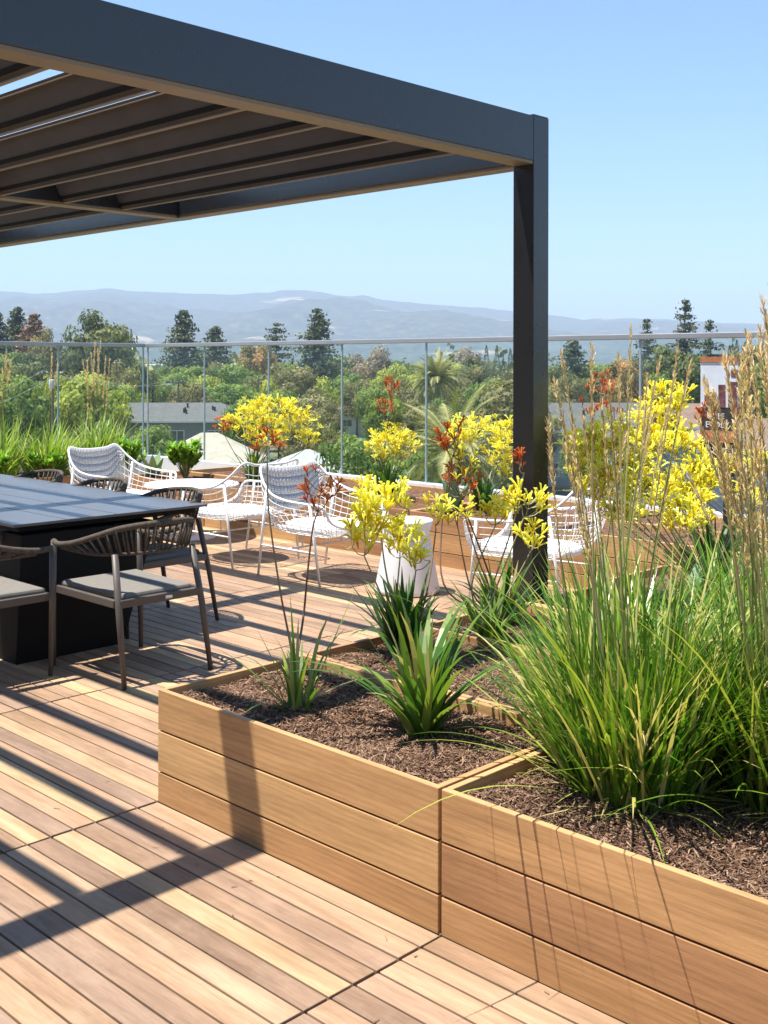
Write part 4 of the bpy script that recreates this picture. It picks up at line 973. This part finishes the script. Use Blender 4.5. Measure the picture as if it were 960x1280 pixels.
for a in [(35, 470, 60, 190, 'green'), (78, 466, 50, 205, 'olive'), (140, 468, 60, 175, 'green'), (165, 474, 50, 185, 'lime'), (188, 462, 50, 230, 'olive'), (212, 474, 44, 200, 'green'), (268, 452, 50, 250, 'olive'), (318, 462, 60, 220, 'green'), (336, 470, 50, 175, 'lime'), (365, 448, 50, 270, 'green'), (405, 466, 60, 200, 'lime'),
 (418, 452, 44, 290, 'olive'), (446, 474, 50, 210, 'olive'), (456, 448, 40, 330, 'lime'), (492, 444, 44, 340, 'green'), (516, 462, 50, 240, 'lime'), (535, 452, 44, 310, 'olive'), (556, 446, 44, 330, 'green'), (572, 452, 44, 300, 'lime'), (600, 458, 50, 260, 'olive'), (622, 464, 50, 230, 'green'), (645, 454, 44, 300, 'olive'),
 (712, 470, 44, 200, 'olive'), (735, 448, 44, 300, 'lime'), (770, 462, 50, 220, 'green'), (795, 460, 50, 230, 'olive'), (828, 458, 60, 205, 'green'), (905, 462, 44, 210, 'green'), (925, 466, 44, 190, 'olive'), (575, 500, 50, 150, 'green'), (412, 528, 60, 105, 'olive'), (505, 535, 60, 95, 'lime')]:
    tree(*a)
# palms
def palm(label, x, y, dist, L, nf, seed, trunk_r=0.45):
    P = at(x, y, dist); t = thing('date_palm', label, 'palm tree', (P.x, P.y, GZ), 0, 'date palms'); rr = random.Random(seed); H = P.z-GZ
    m = MB(); m.tube([(0, 0, 0), (0, 0, H*0.5), (0, 0, H)], [trunk_r*1.1, trunk_r, trunk_r*1.2], 10); m.build('trunk', M_bark, t)
    m = MB(); rm = MB()
    for i in range(nf):
        az = rr.uniform(0, 2*PI); th0 = math.acos(1-1.7*(i+0.5)/nf); c0 = 0.7+0.35*th0
        pts = blade_pts((0, 0, H), az, th0*0.9, L*rr.uniform(0.85, 1.1), c0*rr.uniform(0.8, 1.25), 12)
        hx = Vector((-math.sin(az), math.cos(az), 0)); tt = rr.uniform(0.1, 0.9)
        m.strip(pts, hx, [L*0.012]*13, 0.7)
        for k in range(1, 12):
            for q in (0, 0.33, 0.66):
                B = pts[k].lerp(pts[k+1], q); dr = (pts[k+1]-pts[k]).normalized()
                for s in (-1, 1):
                    e = B+(hx*s*0.75+dr*0.65+Vector((0, 0, -0.12)))*L*0.19*math.sin(PI*(0.12+0.86*(k+q)/12))
                    m.tri(B-dr*L*0.010, B+dr*L*0.010, e, min(1, max(0, tt+rr.gauss(0, .12))))
    m.build('crown', F_palm, t)
    return t
palm('date palm with a full round crown beyond the middle of the guard', 546, 474, 150, 4.6, 150, 71)
palm('nearer palm whose long fronds spread just beyond the guard', 566, 562, 52, 3.6, 60, 72, 0.35)

# far woodland nobody could count
m = MB(); rr = random.Random(77)
for i in range(1300):
    dist = 330*math.exp(rr.random()*2.4); x = rr.uniform(-140, 1100); P = at(x, CHY, dist)
    h = rr.uniform(7, 15)*(1.0 if rr.random() < 0.85 else 1.45); W_ = h*rr.uniform(0.3, 0.55); tt = rr.random()
    for k in range(56):
        v = Vector((rr.gauss(0, 1), rr.gauss(0, 1), rr.gauss(0, 1))).normalized()*rr.uniform(0.5, 1)
        rq(m, Vector((P.x+v.x*W_, P.y+v.y*W_, GZ+h*0.58+v.z*h*0.42)), rr.uniform(0.5, 1.0)*(0.7+h/20), rr, min(1, max(0, tt+rr.gauss(0, .15))))
F_far = leafmat('far foliage', [(0, (0.086, 0.118, 0.055)), (0.3, (0.174, 0.198, 0.087)), (0.55, (0.246, 0.247, 0.109)), (0.8, (0.368, 0.356, 0.130)), (1, (0.493, 0.474, 0.153))], 0.2, 0.7, 0, 0.1)
tag(m.build('far_woodland', F_far), 'hazy mass of small trees covering the valley floor before the hills', 'woodland', kind='stuff')

# houses
M_pane = plain('dark window glass', (0.05, 0.065, 0.08), 0.12, 0, 0.2, 1)
M_trim = plain('white trim', (0.72, 0.72, 0.70), 0.6, 0, 0.05, 2)
def roofmat(nm, c): return plain(nm, c, 0.9, 0, 0.14, 1.4)
R_grey = roofmat('grey shingle', (0.115, 0.115, 0.115)); R_brown = roofmat('brown shingle', (0.23, 0.15, 0.115)); R_beige = roofmat('tan shingle', (0.40, 0.36, 0.29)); R_light = roofmat('pale shingle', (0.36, 0.36, 0.35))
W_grey = plain('grey siding', (0.19, 0.20, 0.21), 0.8, 0, 0.06, 1); W_white = plain('white siding', (0.62, 0.63, 0.62), 0.8, 0, 0.05, 1); W_tan = plain('tan stucco', (0.45, 0.36, 0.27), 0.85, 0, 0.06, 1); W_blue = plain('blue grey siding', (0.30, 0.36, 0.40), 0.8, 0, 0.05, 1)
def house(label, x, dist, wd, dp, ze, zr, rz, wm, rm, wins=(), hip=True, vents=0, garage=False, zeave_off=0, name='house', cat='house'):
    """ze, zr: eave and ridge height over the ground; wins: (x along the front, sill height, width, height)"""
    P = at(x, CHY, dist); t = thing(name, label, cat, (P.x, P.y, GZ), CYAW+rz, 'houses in the valley'); a, b = wd/2, dp/2; rr = random.Random(int(x*7))
    m = MB(); m.box((-a, -b, 0), (a, b, ze-0.02))
    if not hip:
        for s in (-1, 1): m.prism([Vector((s*a-(0.2 if s > 0 else 0), -b, ze-0.02)), Vector((s*a-(0.2 if s > 0 else 0), b, ze-0.02)), Vector((s*a-(0.2 if s > 0 else 0), 0, zr-0.25))], (0.2, 0, 0))
    m.build('wall', wm, t)
    o = 0.55; rd = min(b+o, a+o)*0.95 if hip else 0; m = MB(); th = 0.18
    A_ = [(-a-o, -b-o, ze), (a+o, -b-o, ze), (a+o, b+o, ze), (-a-o, b+o, ze)]; R1 = (-a-o+rd, 0, zr); R2 = (a+o-rd, 0, zr)
    n = len(m.v); m.v += A_+[R1, R2]; m.f += [(n, n+1, n+5, n+4), (n+2, n+3, n+4, n+5), (n+1, n+2, n+5), (n+3, n, n+4), (n+3, n+2, n+1, n)]; m.t += [0.5]*5
    r = m.build('roof', rm, t)
    m = MB()
    m.box((-a-o-0.02, -b-o-0.05, ze-0.2), (a+o+0.02, -b-o+0.02, ze+0.03)); m.box((a+o-0.02, -b-o+0.021, ze-0.2), (a+o+0.05, b+o, ze+0.03)); m.build('gutter', M_trim, t)
    for i in range(vents):
        u = rr.uniform(-a*0.75, a*0.75); f_ = rr.uniform(0.3, 0.8); m = MB(); zc = ze+(zr-ze)*f_; yv = -(b+o)*(1-f_)
        m.tube([(u, yv, zc-0.2), (u, yv, zc+0.55)], 0.14, 6); m.build('vent', M_signblack, r)
    for (u, z, ww, hh) in wins:
        m = MB(); m.box((u-ww/2-0.1, -b-0.07, z-0.1), (u+ww/2+0.1, -b-0.002, z)); m.box((u-ww/2-0.1, -b-0.07, z+hh), (u+ww/2+0.1, -b-0.002, z+hh+0.1))
        for q in (-ww/2-0.1, ww/2, -0.04): m.box((u+q, -b-0.068, z+0.001), (u+q+(0.1 if q != -0.04 else 0.08), -b-0.002, z+hh-0.001))
        f_ = m.build('window', M_trim, t); m = MB(); m.box((u-ww/2, -b-0.04, z), (u+ww/2, -b-0.003, z+hh)); m.build('pane', M_pane, f_)
    if garage:
        m = MB(); m.box((garage[0]-1.3, -b-0.06, 0), (garage[0]+1.3, -b-0.002, 2.3)); m.build('garage_door', M_trim, t)
    return t
house('long two storey grey building with a low grey shingle roof and roof vents', 150, 150, 37, 11, 6.2, 8.4, 0.10, W_grey, R_grey, [(8.0, 3.6, 1.7, 1.3), (12.9, 3.6, 1.7, 1.3), (0.5, 3.6, 1.7, 1.3)], True, 12)
house('low building with a plain tan hipped roof in front of the long grey one', 262, 98, 9, 8, 5.2, 7.6, 0.15, W_tan, R_beige, [(0, 2.5, 1.4, 1.2)], True, 1)
house('small white house with brown roof between trees near the middle', 432, 215, 9, 8, 4.6, 6.6, -0.25, W_white, R_brown, [(1.5, 1.9, 1.8, 1.2)], False, 1)
house('pale roofed house just below the date palm', 520, 165, 11, 8, 4.3, 6.4, 0.3, W_white, R_light, [(0, 1.6, 1.5, 1.2)], False, 1)
house('tan house with a grey roof right of the date palm trunk', 590, 140, 9, 8, 4.6, 7.6, -0.3, W_tan, R_grey, [(1, 1.6, 1.5, 1.2)], False, 1)
house('grey roof partly hidden under the broad yellow flowers', 385, 100, 7, 8, 4.2, 6.0, 0.1, W_tan, R_light, [(0, 1.6, 1.4, 1.2)], True, 0)
house('blue grey gabled house right of the pergola post with white trim', 735, 130, 14, 9, 6.2, 9.2, 0.12, W_blue, R_grey, [(-3.5, 4.0, 1.3, 1.5), (0.5, 4.0, 1.2, 1.4), (-5.5, 1.2, 1.5, 1.4)], False, 3, (3.5, 0))
house('blue grey gabled wing in front of the brown roofed house', 805, 122, 8, 9, 5.6, 8.8, 0.12+PI/2, W_blue, R_grey, [(0, 3.6, 1.2, 1.3)], False, 1)
house('brown roofed house behind the dry plumes and the sign', 858, 140, 14, 10, 6.0, 8.8, 0.05, W_tan, R_brown, [(-4, 3.6, 1.4, 1.4), (3, 3.6, 1.4, 1.4)], True, 2)
house('blue grey house at the right edge behind the plume sheaf', 935, 105, 12, 9, 6.0, 8.6, 0.05, W_blue, R_brown, [(-3.5, 3.6, 1.3, 1.4), (0.5, 3.6, 1.3, 1.4)], True, 1)
house('far flat white commercial block under the tallest left conifer', 195, 480, 14, 10, 13.0, 13.6, 0.1, W_white, R_light, [(-4, 9.5, 2.4, 1.6), (0, 9.5, 2.4, 1.6), (4, 9.5, 2.4, 1.6)], True, 0, name='commercial_building', cat='building')
house('far pale house roof among trees right of the left conifer pair', 292, 400, 8, 8, 12.0, 14.0, 0.4, W_white, R_light, [(0, 9, 1.6, 1.3)], False, 0)
# street
m = MB(); A_ = at(640, CHY, 118); B_ = at(1050, CHY, 88); C_ = at(640, CHY, 126); D_ = at(1050, CHY, 97)
m.quad(*[(p.x, p.y, GZ+0.01) for p in (A_, B_, D_, C_)]); tag(m.build('street', plain('asphalt', (0.10, 0.10, 0.10), 0.9, 0, 0.1, 0.5)), kind='structure')
# utility poles
M_pole = plain('pole timber', (0.16, 0.12, 0.09), 0.9, 0, 0.2, 4); M_can = plain('transformer grey', (0.5, 0.52, 0.53), 0.5, 0, 0.05, 2)
def upole(label, x, y, dist, can, lamp):
    P = at(x, y, dist); H = P.z-GZ; t = thing('utility_pole', label, 'utility pole', (P.x, P.y, GZ), CYAW, 'utility poles')
    m = MB(); m.tube([(0, 0, 0), (0, 0, H)], [0.16, 0.11], 8); m.build('pole', M_pole, t)
    m = MB(); m.box((-1.1, -0.07, H-0.5), (1.1, -0.17, H-0.36)); c = m.build('crossarm', M_pole, t)
    for q in (-1.0, -0.5, 0.5, 1.0):
        m = MB(); m.tube([(q, -0.12, H-0.36), (q, -0.12, H-0.12)], [0.07, 0.05], 6); m.build('insulator', M_can, c)
    if can: m = MB(); m.lathe([(0, 0), (0.26, 0), (0.27, 0.05), (0.27, 0.85), (0.2, 0.95), (0, 0.97)], 12, (0, -0.42, H-1.9)); m.build('transformer', M_can, t, True)
    if lamp:
        m = MB(); m.tube([(0, 0, H-1.5), (-0.9, 0, H-0.9), (-1.8, 0, H-0.7)], 0.05, 6); m.build('lamp_arm', M_can, t)
        m = MB(); m.box((-2.3, -0.12, H-0.78), (-1.75, 0.12, H-0.64)); m.build('lamp_head', M_can, t)
    return P
p1 = upole('utility pole carrying a transformer can near the left edge', 66, 462, 110, True, False)
p2 = upole('utility pole with a street lamp arm above the long grey roof', 223, 474, 165, False, True)
m = MB()
for q in (-1.0, 1.0):
    a = p1+RT*q+Vector((0, 0, -0.12)); b = p2+RT*q+Vector((0, 0, -0.12)); c = at(-150, 540, 75)+RT*q
    m.tube([a.lerp(b, k/8)-Vector((0, 0, 1.2*math.sin(PI*k/8))) for k in range(9)], 0.012, 4)
    m.tube([c.lerp(a, k/8)-Vector((0, 0, 0.8*math.sin(PI*k/8))) for k in range(9)], 0.012, 4)
tag(m.build('power_lines', M_can), 'thin power lines slung between the two utility poles', 'power lines')
# air: one closed box of even haze round the whole scene, bottom below the ground, top over the ridge
m = MB(); m.box((-9900, -9900, GZ-1), (9900, 9900, 540))
hz, hnt, hout = newmat('valley haze'); pv = N(hnt, 'ShaderNodeVolumePrincipled', Density=HAZE); pv.inputs['Color'].default_value = (0.67, 0.81, 1.0, 1); pv.inputs['Anisotropy'].default_value = 0.0
hnt.links.new(pv.outputs[0], hout.inputs[1])
tag(m.build('haze', hz), kind='stuff')
